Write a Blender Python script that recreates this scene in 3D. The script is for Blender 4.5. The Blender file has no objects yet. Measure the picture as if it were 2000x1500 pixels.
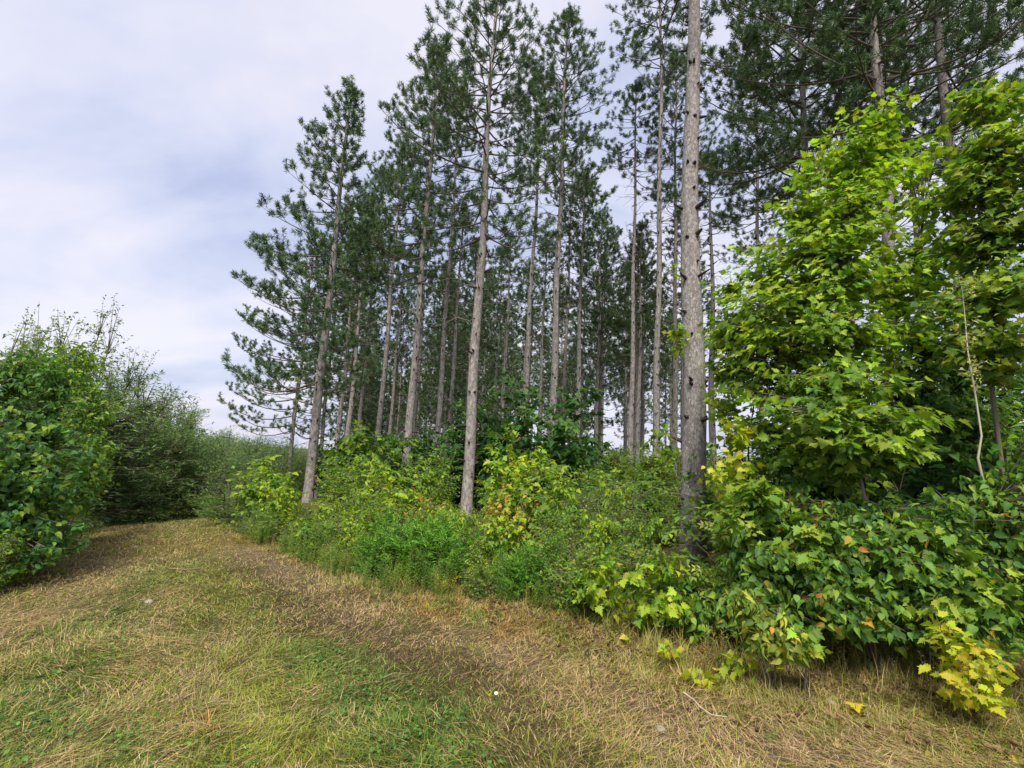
import bpy, math, random
import numpy as np
from mathutils import Matrix
sc = bpy.context.scene
# ------------------------------------------------------------------ camera
F_PX = 950.0
TH, RO = math.radians(8.0), math.radians(2.88)
CAM = np.array([0.0, 0.0, 1.6])
Fv = np.array([0, math.cos(TH), math.sin(TH)]); R0 = np.array([1.0, 0, 0]); U0 = np.array([0, -math.sin(TH), math.cos(TH)])
Rv = math.cos(RO)*R0 + math.sin(RO)*U0
Uv = -math.sin(RO)*R0 + math.cos(RO)*U0
cam = bpy.data.cameras.new('camera'); camo = bpy.data.objects.new('camera', cam)
sc.collection.objects.link(camo); sc.camera = camo
cam.sensor_width = 36.0; cam.lens = 36.0*F_PX/2000.0; cam.clip_start = 0.05; cam.clip_end = 3000
camo.matrix_world = Matrix(((Rv[0], Uv[0], -Fv[0], CAM[0]), (Rv[1], Uv[1], -Fv[1], CAM[1]), (Rv[2], Uv[2], -Fv[2], CAM[2]), (0, 0, 0, 1)))
# ------------------------------------------------------------------ world, sun, exposure
SUN_EL, SUN_AZ = math.radians(58), math.radians(188)      # azimuth clockwise from +Y; the sun stands behind the camera
sc.view_settings.view_transform = 'Standard'; sc.view_settings.look = 'None'
sc.view_settings.exposure = 1.1; sc.view_settings.gamma = 1.0
w = bpy.data.worlds.new('World'); sc.world = w; w.use_nodes = True
nt = w.node_tree; nt.nodes.clear()
def nd(t, kind, **kw):
    n = t.nodes.new(kind)
    for k, v in kw.items():
        if k.startswith('i_'): n.inputs[k[2:].replace('_', ' ')].default_value = v
        else: setattr(n, k, v)
    return n
out = nd(nt, 'ShaderNodeOutputWorld'); bg = nd(nt, 'ShaderNodeBackground'); bg.inputs['Strength'].default_value = 0.10
sky = nd(nt, 'ShaderNodeTexSky'); sky.sky_type = 'NISHITA'; sky.sun_disc = False
sky.sun_elevation = SUN_EL; sky.sun_rotation = SUN_AZ; sky.air_density = 1.2; sky.dust_density = 1.5
tc = nd(nt, 'ShaderNodeTexCoord')
sep = nd(nt, 'ShaderNodeSeparateXYZ'); nt.links.new(tc.outputs['Generated'], sep.inputs[0])
zc = nd(nt, 'ShaderNodeMath', operation='MAXIMUM'); zc.inputs[1].default_value = 0.0; nt.links.new(sep.outputs['Z'], zc.inputs[0])
za = nd(nt, 'ShaderNodeMath', operation='ADD'); za.inputs[1].default_value = 0.38; nt.links.new(zc.outputs[0], za.inputs[0])
dx = nd(nt, 'ShaderNodeMath', operation='DIVIDE'); dy = nd(nt, 'ShaderNodeMath', operation='DIVIDE')
nt.links.new(sep.outputs['X'], dx.inputs[0]); nt.links.new(za.outputs[0], dx.inputs[1])
nt.links.new(sep.outputs['Y'], dy.inputs[0]); nt.links.new(za.outputs[0], dy.inputs[1])
cb = nd(nt, 'ShaderNodeCombineXYZ'); nt.links.new(dx.outputs[0], cb.inputs[0]); nt.links.new(dy.outputs[0], cb.inputs[1])
mp = nd(nt, 'ShaderNodeMapping'); mp.inputs['Location'].default_value = (7.4, 3.1, 0); mp.inputs['Scale'].default_value = (1.1, 1.7, 1)
mp.inputs['Rotation'].default_value = (0, 0, 0.35)
nt.links.new(cb.outputs[0], mp.inputs['Vector'])
n1 = nd(nt, 'ShaderNodeTexNoise'); n1.inputs['Scale'].default_value = 1.35; n1.inputs['Detail'].default_value = 6; n1.inputs['Roughness'].default_value = 0.52; n1.inputs['Distortion'].default_value = 0.25
nt.links.new(mp.outputs[0], n1.inputs['Vector'])
cr = nd(nt, 'ShaderNodeValToRGB')
CL = 10.0
els = cr.color_ramp.elements
els[0].position = 0.35; els[0].color = (0.53, 0.58, 0.82, 1)
els[1].position = 0.62; els[1].color = (0.90, 0.885, 0.985, 1)
e = els.new(0.43); e.color = (0.65, 0.695, 0.90, 1)
e = els.new(0.51); e.color = (0.77, 0.785, 0.955, 1)
nt.links.new(n1.outputs['Fac'], cr.inputs[0])
cs = nd(nt, 'ShaderNodeVectorMath', operation='SCALE'); cs.inputs['Scale'].default_value = 4.75
nt.links.new(cr.outputs[0], cs.inputs[0])
mx = nd(nt, 'ShaderNodeMix', data_type='RGBA'); mx.inputs['Factor'].default_value = 0.90
nt.links.new(sky.outputs[0], mx.inputs['A']); nt.links.new(cs.outputs[0], mx.inputs['B'])
nt.links.new(mx.outputs['Result'], bg.inputs['Color']); nt.links.new(bg.outputs[0], out.inputs['Surface'])
sl = bpy.data.lights.new('sun', 'SUN'); so = bpy.data.objects.new('sun', sl); sc.collection.objects.link(so)
sl.energy = 3.0; sl.angle = math.radians(18); sl.color = (1.0, 0.95, 0.86)
sx, sy = math.sin(SUN_AZ)*math.cos(SUN_EL), math.cos(SUN_AZ)*math.cos(SUN_EL)
from mathutils import Vector
so.rotation_euler = Vector((sx, sy, math.sin(SUN_EL))).to_track_quat('Z', 'Y').to_euler()
so.location = (0, 0, 40)
sc.cycles.max_bounces = 6; sc.cycles.diffuse_bounces = 3; sc.cycles.transmission_bounces = 3; sc.cycles.transparent_max_bounces = 4
sc.cycles.use_denoising = True
try: sc.cycles.denoiser = 'OPENIMAGEDENOISE'
except Exception: pass
sc.cycles.caustics_reflective = False; sc.cycles.caustics_refractive = False

# ------------------------------------------------------------------ helpers
def P(px, py, Y):
    d = Fv + (px-1000)/F_PX*Rv - (py-750)/F_PX*Uv
    return CAM + d*(Y/d[1])
def sstep(a, b, x):
    t = np.clip((x-a)/(b-a), 0, 1); return t*t*(3-2*t)
def hash2(ix, iy, s):
    n = (ix.astype(np.int64)*374761393 + iy.astype(np.int64)*668265263 + s*1442695041) & 0x7fffffff
    n = ((n ^ (n >> 13))*1274126177) & 0x7fffffff
    return ((n ^ (n >> 16)) & 0xffff)/65535.0
def vnoise(x, y, scale, s=0):
    x = np.asarray(x, float)*scale + 1000.3; y = np.asarray(y, float)*scale + 1000.7
    ix = np.floor(x); iy = np.floor(y); fx = x-ix; fy = y-iy
    fx = fx*fx*(3-2*fx); fy = fy*fy*(3-2*fy)
    a = hash2(ix, iy, s); b = hash2(ix+1, iy, s); c = hash2(ix, iy+1, s); d = hash2(ix+1, iy+1, s)
    return (a*(1-fx)+b*fx)*(1-fy) + (c*(1-fx)+d*fx)*fy
def fbm(x, y, scale, s=0):
    return 0.55*vnoise(x, y, scale, s)+0.3*vnoise(x, y, scale*2.1, s+7)+0.15*vnoise(x, y, scale*4.3, s+13)
def gh(x, y):
    x = np.asarray(x, float); y = np.asarray(y, float)
    z = -sstep(4.5, 10, -x)*0.085*np.clip(y-5, 0, 45)
    near = np.clip(1.3-np.hypot(x, y)/60, 0, 1)
    z = z + (fbm(x, y, 0.35, 3)-0.5)*0.16*near + (vnoise(x, y, 1.9, 5)-0.5)*0.045*near
    return z
def g(x, y): return float(gh(x, y))
def G(px, py):                                       # where the sight line through a photo point meets the ground
    d = Fv + (px-1000)/F_PX*Rv - (py-750)/F_PX*Uv
    t = 0.5
    for i in range(4000):
        p = CAM + d*t
        if p[2] <= g(p[0], p[1]): break
        t += 0.02
    return p[0], p[1]
class Acc:                                           # numpy mesh accumulator
    def __init__(s): s.v = []; s.c = []; s.l = []; s.t = []; s.n = 0
    def add(s, V, Fa, C=None):                       # V (n,3), Fa (m,k), C (n,3)
        V = np.asarray(V, float).reshape(-1, 3); Fa = np.asarray(Fa, np.int64)
        s.v.append(V); s.l.append((Fa+s.n).ravel()); s.t.append(np.full(len(Fa), Fa.shape[1]))
        if C is None: C = np.full((len(V), 3), 0.2)
        C = np.broadcast_to(np.asarray(C, float), (len(V), 3))
        s.c.append(C); s.n += len(V)
    def inst(s, T, Fa, pos, X, Yv, Z, sc_, C):       # template T (k,3) placed N times, C (N,3)
        N = len(pos); k = len(T)
        V = pos[:, None, :] + sc_[:, None, None]*(T[None, :, 0, None]*X[:, None, :] + T[None, :, 1, None]*Yv[:, None, :] + T[None, :, 2, None]*Z[:, None, :])
        FF = (np.asarray(Fa)[None] + (np.arange(N)*k)[:, None, None]).reshape(-1, np.asarray(Fa).shape[1])
        s.add(V.reshape(-1, 3), FF, np.repeat(C, k, axis=0))
    def mesh(s, name, mat, smooth=False):
        me = bpy.data.meshes.new(name)
        v = np.concatenate(s.v); l = np.concatenate(s.l); t = np.concatenate(s.t); c = np.concatenate(s.c)
        me.vertices.add(len(v)); me.vertices.foreach_set('co', v.astype(np.float32).ravel())
        me.loops.add(len(l)); me.loops.foreach_set('vertex_index', l.astype(np.int32))
        me.polygons.add(len(t)); st = np.concatenate(([0], np.cumsum(t)[:-1]))
        me.polygons.foreach_set('loop_start', st.astype(np.int32)); me.polygons.foreach_set('loop_total', t.astype(np.int32))
        at = me.color_attributes.new('Col', 'FLOAT_COLOR', 'POINT')
        ca = np.ones((len(v), 4), np.float32); ca[:, :3] = c; at.data.foreach_set('color', ca.ravel())
        if smooth: me.polygons.foreach_set('use_smooth', np.ones(len(t), bool))
        me.update(calc_edges=True); me.materials.append(mat)
        return me
def ob(name, me, parent=None):
    o = bpy.data.objects.new(name, me); sc.collection.objects.link(o)
    if parent is not None: o.parent = parent
    return o
def tag(o, label=None, cat=None, group=None, kind=None):
    if label: o['label'] = label
    if cat: o['category'] = cat
    if group: o['group'] = group
    if kind: o['kind'] = kind
    return o
def norm(a): return a/np.maximum(np.linalg.norm(a, axis=-1, keepdims=True), 1e-9)
def tubes(acc, Pp, Rr, sides=5, col=(0.2, 0.2, 0.2)):  # Pp (N,K,3), Rr (N,K)
    Pp = np.asarray(Pp, float); Rr = np.asarray(Rr, float)
    N, K, _ = Pp.shape
    Tn = np.empty_like(Pp); Tn[:, 1:-1] = Pp[:, 2:]-Pp[:, :-2]; Tn[:, 0] = Pp[:, 1]-Pp[:, 0]; Tn[:, -1] = Pp[:, -1]-Pp[:, -2]
    Tn = norm(Tn)
    ref = np.where(np.abs(Tn[..., 2:3]) > 0.9, np.array([1.0, 0, 0]), np.array([0, 0, 1.0]))
    if K > 1: ref = np.broadcast_to(ref[:, :1], Tn.shape)
    A = norm(np.cross(Tn, ref)); B = np.cross(Tn, A)
    a = np.arange(sides)*2*math.pi/sides
    V = Pp[:, :, None, :] + Rr[:, :, None, None]*(np.cos(a)[None, None, :, None]*A[:, :, None, :] + np.sin(a)[None, None, :, None]*B[:, :, None, :])
    k = np.arange(K-1)[:, None]*sides; j = np.arange(sides)[None]; j2 = (j+1) % sides
    q = np.stack([k+j, k+j2, k+sides+j2, k+sides+j], -1).reshape(-1, 4)
    Fa = (q[None]+(np.arange(N)*K*sides)[:, None, None]).reshape(-1, 4)
    acc.add(V.reshape(-1, 3), Fa, col)

# ------------------------------------------------------------------ materials
def newmat(name):
    m = bpy.data.materials.new(name); m.use_nodes = True
    t = m.node_tree; t.nodes.clear(); o = t.nodes.new('ShaderNodeOutputMaterial'); return m, t, o
def leaf_mat(name, transl=0.35, rough=0.5, spec=0.35, tgain=(1.25, 1.35, 0.55)):
    m, t, o = newmat(name)
    a = nd(t, 'ShaderNodeAttribute', attribute_name='Col')
    p = nd(t, 'ShaderNodeBsdfPrincipled'); p.inputs['Roughness'].default_value = rough; p.inputs['Specular IOR Level'].default_value = spec
    t.links.new(a.outputs['Color'], p.inputs['Base Color'])
    if transl > 0:
        tr = nd(t, 'ShaderNodeBsdfTranslucent')
        vm = nd(t, 'ShaderNodeVectorMath', operation='MULTIPLY'); vm.inputs[1].default_value = tgain
        t.links.new(a.outputs['Color'], vm.inputs[0]); t.links.new(vm.outputs[0], tr.inputs['Color'])
        mxs = nd(t, 'ShaderNodeMixShader'); mxs.inputs[0].default_value = transl
        t.links.new(p.outputs[0], mxs.inputs[1]); t.links.new(tr.outputs[0], mxs.inputs[2]); t.links.new(mxs.outputs[0], o.inputs[0])
    else: t.links.new(p.outputs[0], o.inputs[0])
    return m
M_leaf = leaf_mat('broad_leaf', 0.42, 0.55, 0.25)
M_needle = leaf_mat('pine_needle', 0.12, 0.55, 0.25, (1.0, 1.1, 0.6))
M_grass = leaf_mat('grass_blade', 0.25, 0.6, 0.25, (1.1, 1.15, 0.7))
M_twig = leaf_mat('twig_bark', 0.0, 0.85, 0.1)
def bark_mat(name, c1, c2, c3, sx=13, sz=5, bump=0.5):
    m, t, o = newmat(name)
    p = nd(t, 'ShaderNodeBsdfPrincipled'); p.inputs['Roughness'].default_value = 0.9; p.inputs['Specular IOR Level'].default_value = 0.15
    tcn = nd(t, 'ShaderNodeTexCoord'); mpn = nd(t, 'ShaderNodeMapping'); mpn.inputs['Scale'].default_value = (sx, sx, sz)
    t.links.new(tcn.outputs['Object'], mpn.inputs[0])
    nz = nd(t, 'ShaderNodeTexNoise'); nz.inputs['Scale'].default_value = 1.1; nz.inputs['Detail'].default_value = 6; nz.inputs['Roughness'].default_value = 0.65
    t.links.new(mpn.outputs[0], nz.inputs['Vector'])
    mixv = nd(t, 'ShaderNodeMix', data_type='RGBA'); mixv.inputs['Factor'].default_value = 0.55
    t.links.new(mpn.outputs[0], mixv.inputs['A']); t.links.new(nz.outputs['Color'], mixv.inputs['B'])
    ad = nd(t, 'ShaderNodeVectorMath', operation='MULTIPLY_ADD'); ad.inputs[1].default_value = (1.2, 1.2, 1.2)
    t.links.new(nz.outputs['Color'], ad.inputs[0]); t.links.new(mpn.outputs[0], ad.inputs[2])
    vo = nd(t, 'ShaderNodeTexVoronoi'); vo.feature = 'DISTANCE_TO_EDGE'; vo.inputs['Scale'].default_value = 1.0
    t.links.new(ad.outputs[0], vo.inputs['Vector'])
    vc = nd(t, 'ShaderNodeTexVoronoi'); vc.inputs['Scale'].default_value = 1.0; t.links.new(ad.outputs[0], vc.inputs['Vector'])
    r = nd(t, 'ShaderNodeValToRGB'); r.color_ramp.elements[0].position = 0.0; r.color_ramp.elements[0].color = (*c3, 1)
    r.color_ramp.elements[1].position = 0.10; r.color_ramp.elements[1].color = (1, 1, 1, 1)
    t.links.new(vo.outputs['Distance'], r.inputs[0])
    r2 = nd(t, 'ShaderNodeValToRGB'); r2.color_ramp.elements[0].position = 0.2; r2.color_ramp.elements[0].color = (*c1, 1)
    r2.color_ramp.elements[1].position = 0.8; r2.color_ramp.elements[1].color = (*c2, 1)
    sepc = nd(t, 'ShaderNodeSeparateXYZ'); t.links.new(vc.outputs['Color'], sepc.inputs[0])
    av = nd(t, 'ShaderNodeMath', operation='ADD'); t.links.new(sepc.outputs[0], av.inputs[0]); t.links.new(nz.outputs['Fac'], av.inputs[1])
    hv = nd(t, 'ShaderNodeMath', operation='MULTIPLY'); hv.inputs[1].default_value = 0.5; t.links.new(av.outputs[0], hv.inputs[0])
    t.links.new(hv.outputs[0], r2.inputs[0])
    mm = nd(t, 'ShaderNodeMix', data_type='RGBA', blend_type='MULTIPLY'); mm.inputs['Factor'].default_value = 0.55
    t.links.new(r2.outputs[0], mm.inputs['A']); t.links.new(r.outputs[0], mm.inputs['B'])
    t.links.new(mm.outputs['Result'], p.inputs['Base Color'])
    hm = nd(t, 'ShaderNodeMath', operation='MULTIPLY_ADD'); hm.inputs[1].default_value = 1.0
    t.links.new(nz.outputs['Fac'], hm.inputs[0]); t.links.new(sepc.outputs[1], hm.inputs[2])
    b = nd(t, 'ShaderNodeBump'); b.inputs['Strength'].default_value = bump; b.inputs['Distance'].default_value = 0.02
    t.links.new(hm.outputs[0], b.inputs['Height']); t.links.new(b.outputs[0], p.inputs['Normal'])
    t.links.new(p.outputs[0], o.inputs[0]); return m
M_bark = bark_mat('pine_bark', (0.19, 0.168, 0.152), (0.38, 0.345, 0.318), (0.28, 0.22, 0.2), 22, 9)
M_bark_big = bark_mat('scaly_pine_bark', (0.20, 0.178, 0.165), (0.40, 0.37, 0.345), (0.18, 0.155, 0.14), 32, 16, 1.0)

# ------------------------------------------------------------------ ground
PATCH = []   # (x, y, radius, kind) colour patches of the ground cover
def patch(px, py, r, kind):
    x, y = G(px, py); PATCH.append((x, y, r, kind))
for a in [(120,1190,.8,'straw'),(60,1250,.7,'straw'),(330,1290,.5,'straw'),(150,1210,.6,'straw'),(200,1070,1.4,'straw'),(180,1110,.9,'straw'),(250,1040,1.5,'straw'),
          (520,1090,.45,'straw'),(580,1130,.4,'straw'),(640,1175,.35,'straw'),(700,1200,.35,'straw'),(740,1220,.3,'straw'),
          (400,1060,.7,'rust'),(330,1045,1.2,'yellow'),(280,1060,1.2,'yellow'),(390,1035,1.2,'yellow'),(460,1062,.5,'rust'),(350,1100,.7,'green'),
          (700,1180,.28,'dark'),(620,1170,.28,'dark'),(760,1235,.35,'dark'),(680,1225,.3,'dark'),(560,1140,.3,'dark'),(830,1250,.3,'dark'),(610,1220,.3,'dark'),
          (720,1300,.3,'green'),(690,1340,.22,'green'),(780,1380,.3,'green'),(850,1330,.25,'green'),(900,1400,.2,'green'),(640,1290,.25,'green'),(840,1440,.2,'green'),
          (250,1350,.4,'green'),(60,1400,.4,'green'),(420,1240,.4,'green'),(200,1460,.25,'green'),(470,1180,.45,'green'),(100,1330,.3,'green'),(330,1440,.25,'green'),
          (1050,1300,.45,'straw'),(1130,1330,.45,'straw'),(1000,1240,.4,'rust'),(1250,1400,.3,'bare'),(1200,1350,.3,'rust'),(1500,1470,.35,'bare'),(1650,1470,.3,'bare'),(1350,1480,.25,'bare'),
          (1100,1240,.4,'straw'),(1400,1420,.25,'straw'),(1750,1470,.25,'straw'),(850,1190,.4,'rust'),(950,1200,.4,'rust'),(780,1190,.3,'rust'),
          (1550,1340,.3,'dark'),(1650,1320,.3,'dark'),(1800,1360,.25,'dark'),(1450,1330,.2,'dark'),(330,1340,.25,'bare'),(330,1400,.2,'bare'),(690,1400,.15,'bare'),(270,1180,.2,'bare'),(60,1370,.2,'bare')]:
    patch(*a)
LINES = []
def line(pts, w_, kind, amp=2.5): LINES.append((np.array([G(px, py) for px, py in pts]), w_, kind, amp))
line([(255, 1030), (205, 1065), (150, 1120), (60, 1190), (-60, 1290)], .42, 'straw', 2.2)
line([(200, 1090), (130, 1150), (20, 1230)], .35, 'bare', 1.2)
line([(470, 1075), (530, 1100), (600, 1150), (680, 1195), (740, 1222), (830, 1250)], .2, 'bare', 4.0)
line([(830, 1250), (950, 1270), (1100, 1330), (1260, 1390), (1450, 1460), (1650, 1490)], .3, 'bare', 1.6)
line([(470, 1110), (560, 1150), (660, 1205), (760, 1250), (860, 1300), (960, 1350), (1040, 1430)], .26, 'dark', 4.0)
line([(300, 1120), (240, 1190), (150, 1290), (20, 1420)], .4, 'green', 2.2)
line([(400, 1120), (420, 1200), (430, 1300), (420, 1480)], .40, 'yellow', 1.6)
line([(340, 1150), (300, 1250), (230, 1370), (140, 1490)], .16, 'straw', 2.4)
line([(450, 1210), (390, 1330), (330, 1490)], .12, 'bare', 2.0)
line([(600, 1280), (700, 1330), (800, 1390), (860, 1480)], .38, 'green', 1.9)
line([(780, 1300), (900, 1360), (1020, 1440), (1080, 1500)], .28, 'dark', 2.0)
# main colour field: weights for green / yellow / straw / rust / dark / bare
KN = ['green', 'yellow', 'straw', 'rust', 'dark', 'bare']
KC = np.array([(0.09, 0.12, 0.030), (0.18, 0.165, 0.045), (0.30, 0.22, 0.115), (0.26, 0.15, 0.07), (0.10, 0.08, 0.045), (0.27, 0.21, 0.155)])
def field(x, y):
    x = np.asarray(x, float); y = np.asarray(y, float)
    W = np.zeros(x.shape+(6,))
    n1_ = fbm(x, y, 0.8, 21); n2_ = fbm(x*0.8+y*0.3, y, 1.3, 31); n3_ = fbm(x, y, 2.5, 41)
    right = sstep(-0.2, 1.2, x-0.02*y)
    W[..., 0] = 0.95*sstep(0.42, 0.60, n1_)*(1-0.75*right)+0.20*(1-right)+0.06
    W[..., 1] = 1.0*sstep(0.38, 0.60, n2_)*(1-0.25*right)+0.48
    W[..., 2] = 0.40*sstep(0.45, 0.65, 1-n1_)+0.13+0.22*right
    W[..., 3] = 0.02+0.12*sstep(0.5, 0.7, n3_)+0.16*right
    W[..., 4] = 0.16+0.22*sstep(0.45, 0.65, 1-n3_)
    W[..., 5] = 0.06
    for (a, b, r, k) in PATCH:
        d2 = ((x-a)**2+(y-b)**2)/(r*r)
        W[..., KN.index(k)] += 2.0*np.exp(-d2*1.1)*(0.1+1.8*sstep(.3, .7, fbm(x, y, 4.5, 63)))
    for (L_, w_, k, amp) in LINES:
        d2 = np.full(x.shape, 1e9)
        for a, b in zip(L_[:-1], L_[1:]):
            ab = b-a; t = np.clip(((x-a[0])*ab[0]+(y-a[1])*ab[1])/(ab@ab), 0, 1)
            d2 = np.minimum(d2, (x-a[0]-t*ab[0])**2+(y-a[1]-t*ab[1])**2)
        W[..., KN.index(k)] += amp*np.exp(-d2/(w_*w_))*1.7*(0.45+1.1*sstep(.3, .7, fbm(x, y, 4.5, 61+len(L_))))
    return W/W.sum(-1, keepdims=True)
def gaxis(lo, hi, n, p):
    t = np.linspace(-1, 1, n); s_ = np.sign(t)*np.abs(t)**p
    return np.where(s_ < 0, -s_*lo, s_*hi)
gx = gaxis(-260, 260, 420, 2.6); gy = gaxis(-60, 420, 420, 2.4)+3
XX, YY = np.meshgrid(gx, gy); ZZ = gh(XX, YY)-0.0
ga = Acc(); nx, ny = len(gx), len(gy)
ii = (np.arange(ny-1)[:, None]*nx+np.arange(nx-1)[None]).ravel()
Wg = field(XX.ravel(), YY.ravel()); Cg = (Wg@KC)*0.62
far = sstep(16, 30, np.hypot(XX, YY).ravel())[:, None]
Cg = Cg*(1-far)+np.array([0.10, 0.13, 0.045])*far
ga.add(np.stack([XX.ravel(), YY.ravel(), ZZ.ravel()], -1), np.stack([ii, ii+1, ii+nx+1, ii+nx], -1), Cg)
m, t, o_ = newmat('thatch_soil')
p = nd(t, 'ShaderNodeBsdfPrincipled'); p.inputs['Roughness'].default_value = 0.95; p.inputs['Specular IOR Level'].default_value = 0.1
a_ = nd(t, 'ShaderNodeAttribute', attribute_name='Col'); tcn = nd(t, 'ShaderNodeTexCoord')
nz = nd(t, 'ShaderNodeTexNoise'); nz.inputs['Scale'].default_value = 38; nz.inputs['Detail'].default_value = 8; nz.inputs['Roughness'].default_value = 0.75
t.links.new(tcn.outputs['Object'], nz.inputs['Vector'])
rr = nd(t, 'ShaderNodeValToRGB'); rr.color_ramp.elements[0].position = 0.35; rr.color_ramp.elements[0].color = (0.35, 0.32, 0.28, 1); rr.color_ramp.elements[1].position = 0.62; rr.color_ramp.elements[1].color = (1.15, 1.1, 1.0, 1)
t.links.new(nz.outputs['Fac'], rr.inputs[0])
mm = nd(t, 'ShaderNodeMix', data_type='RGBA', blend_type='MULTIPLY'); mm.inputs['Factor'].default_value = 1.0
t.links.new(a_.outputs['Color'], mm.inputs['A']); t.links.new(rr.outputs[0], mm.inputs['B']); t.links.new(mm.outputs['Result'], p.inputs['Base Color'])
bmp = nd(t, 'ShaderNodeBump'); bmp.inputs['Strength'].default_value = 0.9; bmp.inputs['Distance'].default_value = 0.03
t.links.new(nz.outputs['Fac'], bmp.inputs['Height']); t.links.new(bmp.outputs[0], p.inputs['Normal']); t.links.new(p.outputs[0], o_.inputs[0])
tag(ob('ground', ga.mesh('ground', m, True)), kind='structure')

# edge of the mown ground towards the shrubs (world x,y), left to right
EDGE = [G(px, py) for px, py in [(425, 1022), (480, 1062), (560, 1090), (640, 1125), (740, 1158), (850, 1175), (960, 1182), (1060, 1195), (1160, 1215), (1260, 1250), (1360, 1285), (1480, 1310), (1620, 1300), (1760, 1330), (1900, 1370), (2060, 1410), (2300, 1440)]]
EX = np.array([e_[0]/max(e_[1], .1) for e_ in EDGE]); ED = np.array([math.hypot(*e_) for e_ in EDGE])
def edge_dist(x, y): return np.interp(x/np.maximum(y, 0.1), EX, ED, left=60, right=3.2)

# ------------------------------------------------------------------ grass (stuff)
rng = np.random.default_rng(5)
def grass_points(n, y0, y1, rng, mx_=1.22, pw=1.0):
    y = y0+(y1-y0)*rng.random(n)**pw
    x = (rng.random(n)*2-1)*mx_*np.maximum(y, 2.6)
    return x, y
def blades(acc, x, y, ln, wd, lean, az, col, flat=0.0):
    n = len(x); z = gh(x, y)
    up = np.array([0, 0, 1.0]); d = np.stack([np.cos(az), np.sin(az), np.zeros(n)], -1)
    wv = np.stack([-np.sin(az), np.cos(az), np.zeros(n)], -1)
    tw = rng.normal(0, .5, n)[:, None]; wv = norm(wv+tw*d)
    b = np.stack([x, y, z+0.0], -1)+up*(rng.random(n)*flat)[:, None]
    l1 = np.clip(lean, 0, 1.45)[:, None]; l2 = np.clip(lean*1.5+0.15, 0, 1.75)[:, None]
    p1 = b+(ln*0.55)[:, None]*(np.sin(l1)*d+np.cos(l1)*up); p2 = p1+(ln*0.5)[:, None]*(np.sin(l2)*d+np.cos(l2)*up)
    w2 = (wd*0.5)[:, None]*wv
    V = np.stack([b-w2, b+w2, p1+w2*0.8, p1-w2*0.8, p2], 1)
    base = np.arange(n)*5
    C = np.repeat(col, 5, axis=0)
    nb = acc.n
    acc.add(V.reshape(-1, 3), np.stack([base, base+1, base+2, base+3], -1), C)
    acc.l.append((np.stack([base+3, base+2, base+4], -1)+nb).ravel()); acc.t.append(np.full(n, 3))
def pick(W, KCs, rng, jit=0.27):
    cum = np.cumsum(W, -1); r_ = rng.random(len(W))[:, None]; k = (r_ > cum).sum(-1).clip(0, 5)
    c = KCs[k]*(1+rng.normal(0, jit, (len(W), 1))).clip(0.4, 1.7)*(1+rng.normal(0, 0.06, (len(W), 3)))
    return k, c.clip(0.01, 0.75)
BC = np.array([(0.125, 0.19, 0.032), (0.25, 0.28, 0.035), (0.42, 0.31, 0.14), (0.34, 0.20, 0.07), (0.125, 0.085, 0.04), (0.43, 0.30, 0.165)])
acc = Acc()
for (n, y0, y1, wmul) in [(190000, 1.9, 4.2, 1.0), (150000, 4.2, 7.5, 1.4), (130000, 7.5, 14, 2.0), (60000, 14, 30, 5)]:
    x, y = grass_points(n, y0, y1, rng)
    ed = edge_dist(x, y); dd = np.hypot(x, y)
    Wk = field(x, y); keep = (dd < ed+0.9) & (rng.random(len(x)) < 1.12-1.1*Wk[:, 5]-0.55*Wk[:, 2])
    if y0 > 10: keep &= (x < -3.5)
    x, y, ed, dd = x[keep], y[keep], ed[keep], dd[keep]; n = len(x)
    W = field(x, y); k, c = pick(W, BC, rng)
    right = sstep(-0.3, 1.0, x); near_e = sstep(1.2, 0.1, ed-dd)
    ln = rng.uniform(0.02, 0.062, n)*(1+0.35*right+1.1*near_e*(0.5+right))*(1+0.7*(rng.random(n) < 0.05))*np.where(k == 4, 0.8, 1)
    clump = vnoise(x, y, 7.0, 78); ln *= (0.6+0.6*fbm(x, y, 1.7, 77))*(0.6+0.8*clump)
    c *= (0.72+0.5*vnoise(x, y, 5.0, 79))[:, None]
    up_ = rng.random(n) < 0.06; ln = np.where(up_, ln*1.8, ln)
    lean = np.where(up_, np.abs(rng.normal(.35, .2, n)), np.abs(rng.normal(1.28, 0.3, n))*(1-0.35*near_e))
    flow = 0.4+1.6*vnoise(x, y, 0.5, 9)+9*vnoise(x, y, 2.6, 10)
    az = np.where(rng.random(n) < 0.6, flow+rng.normal(0, 0.5, n), rng.uniform(0, 6.283, n))
    blades(acc, x, y, ln, rng.uniform(0.0022, 0.0048, n)*wmul, lean, az, c)
tag(ob('short_grass', acc.mesh('short_grass', M_grass)), 'mown mixed green and dried grass covering the track and clearing', 'grass', kind='stuff')
# taller tufts left standing by the mower
acc = Acc(); nt_ = 620; tx, ty = grass_points(nt_, 2.2, 12, rng, pw=1.1); kp = np.hypot(tx, ty) < edge_dist(tx, ty); tx, ty = tx[kp], ty[kp]; nt_ = len(tx)
M_ = 26; x = np.repeat(tx, M_)+rng.normal(0, .018, nt_*M_); y = np.repeat(ty, M_)+rng.normal(0, .018, nt_*M_)
Wt = field(tx, ty); Wt = np.stack([Wt[:, 0]+.2, Wt[:, 1]+.2, Wt[:, 2]*.8, Wt[:, 3]*.6, Wt[:, 4]*.5, Wt[:, 5]*.2], -1); Wt /= Wt.sum(-1, keepdims=True)
kt, ct = pick(Wt, BC, rng); c = np.repeat(ct, M_, axis=0)*(1+rng.normal(0, .18, (nt_*M_, 1))).clip(.4, 1.6)
tl = np.repeat(rng.uniform(.05, .15, nt_), M_)*rng.uniform(.5, 1.2, nt_*M_)
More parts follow.
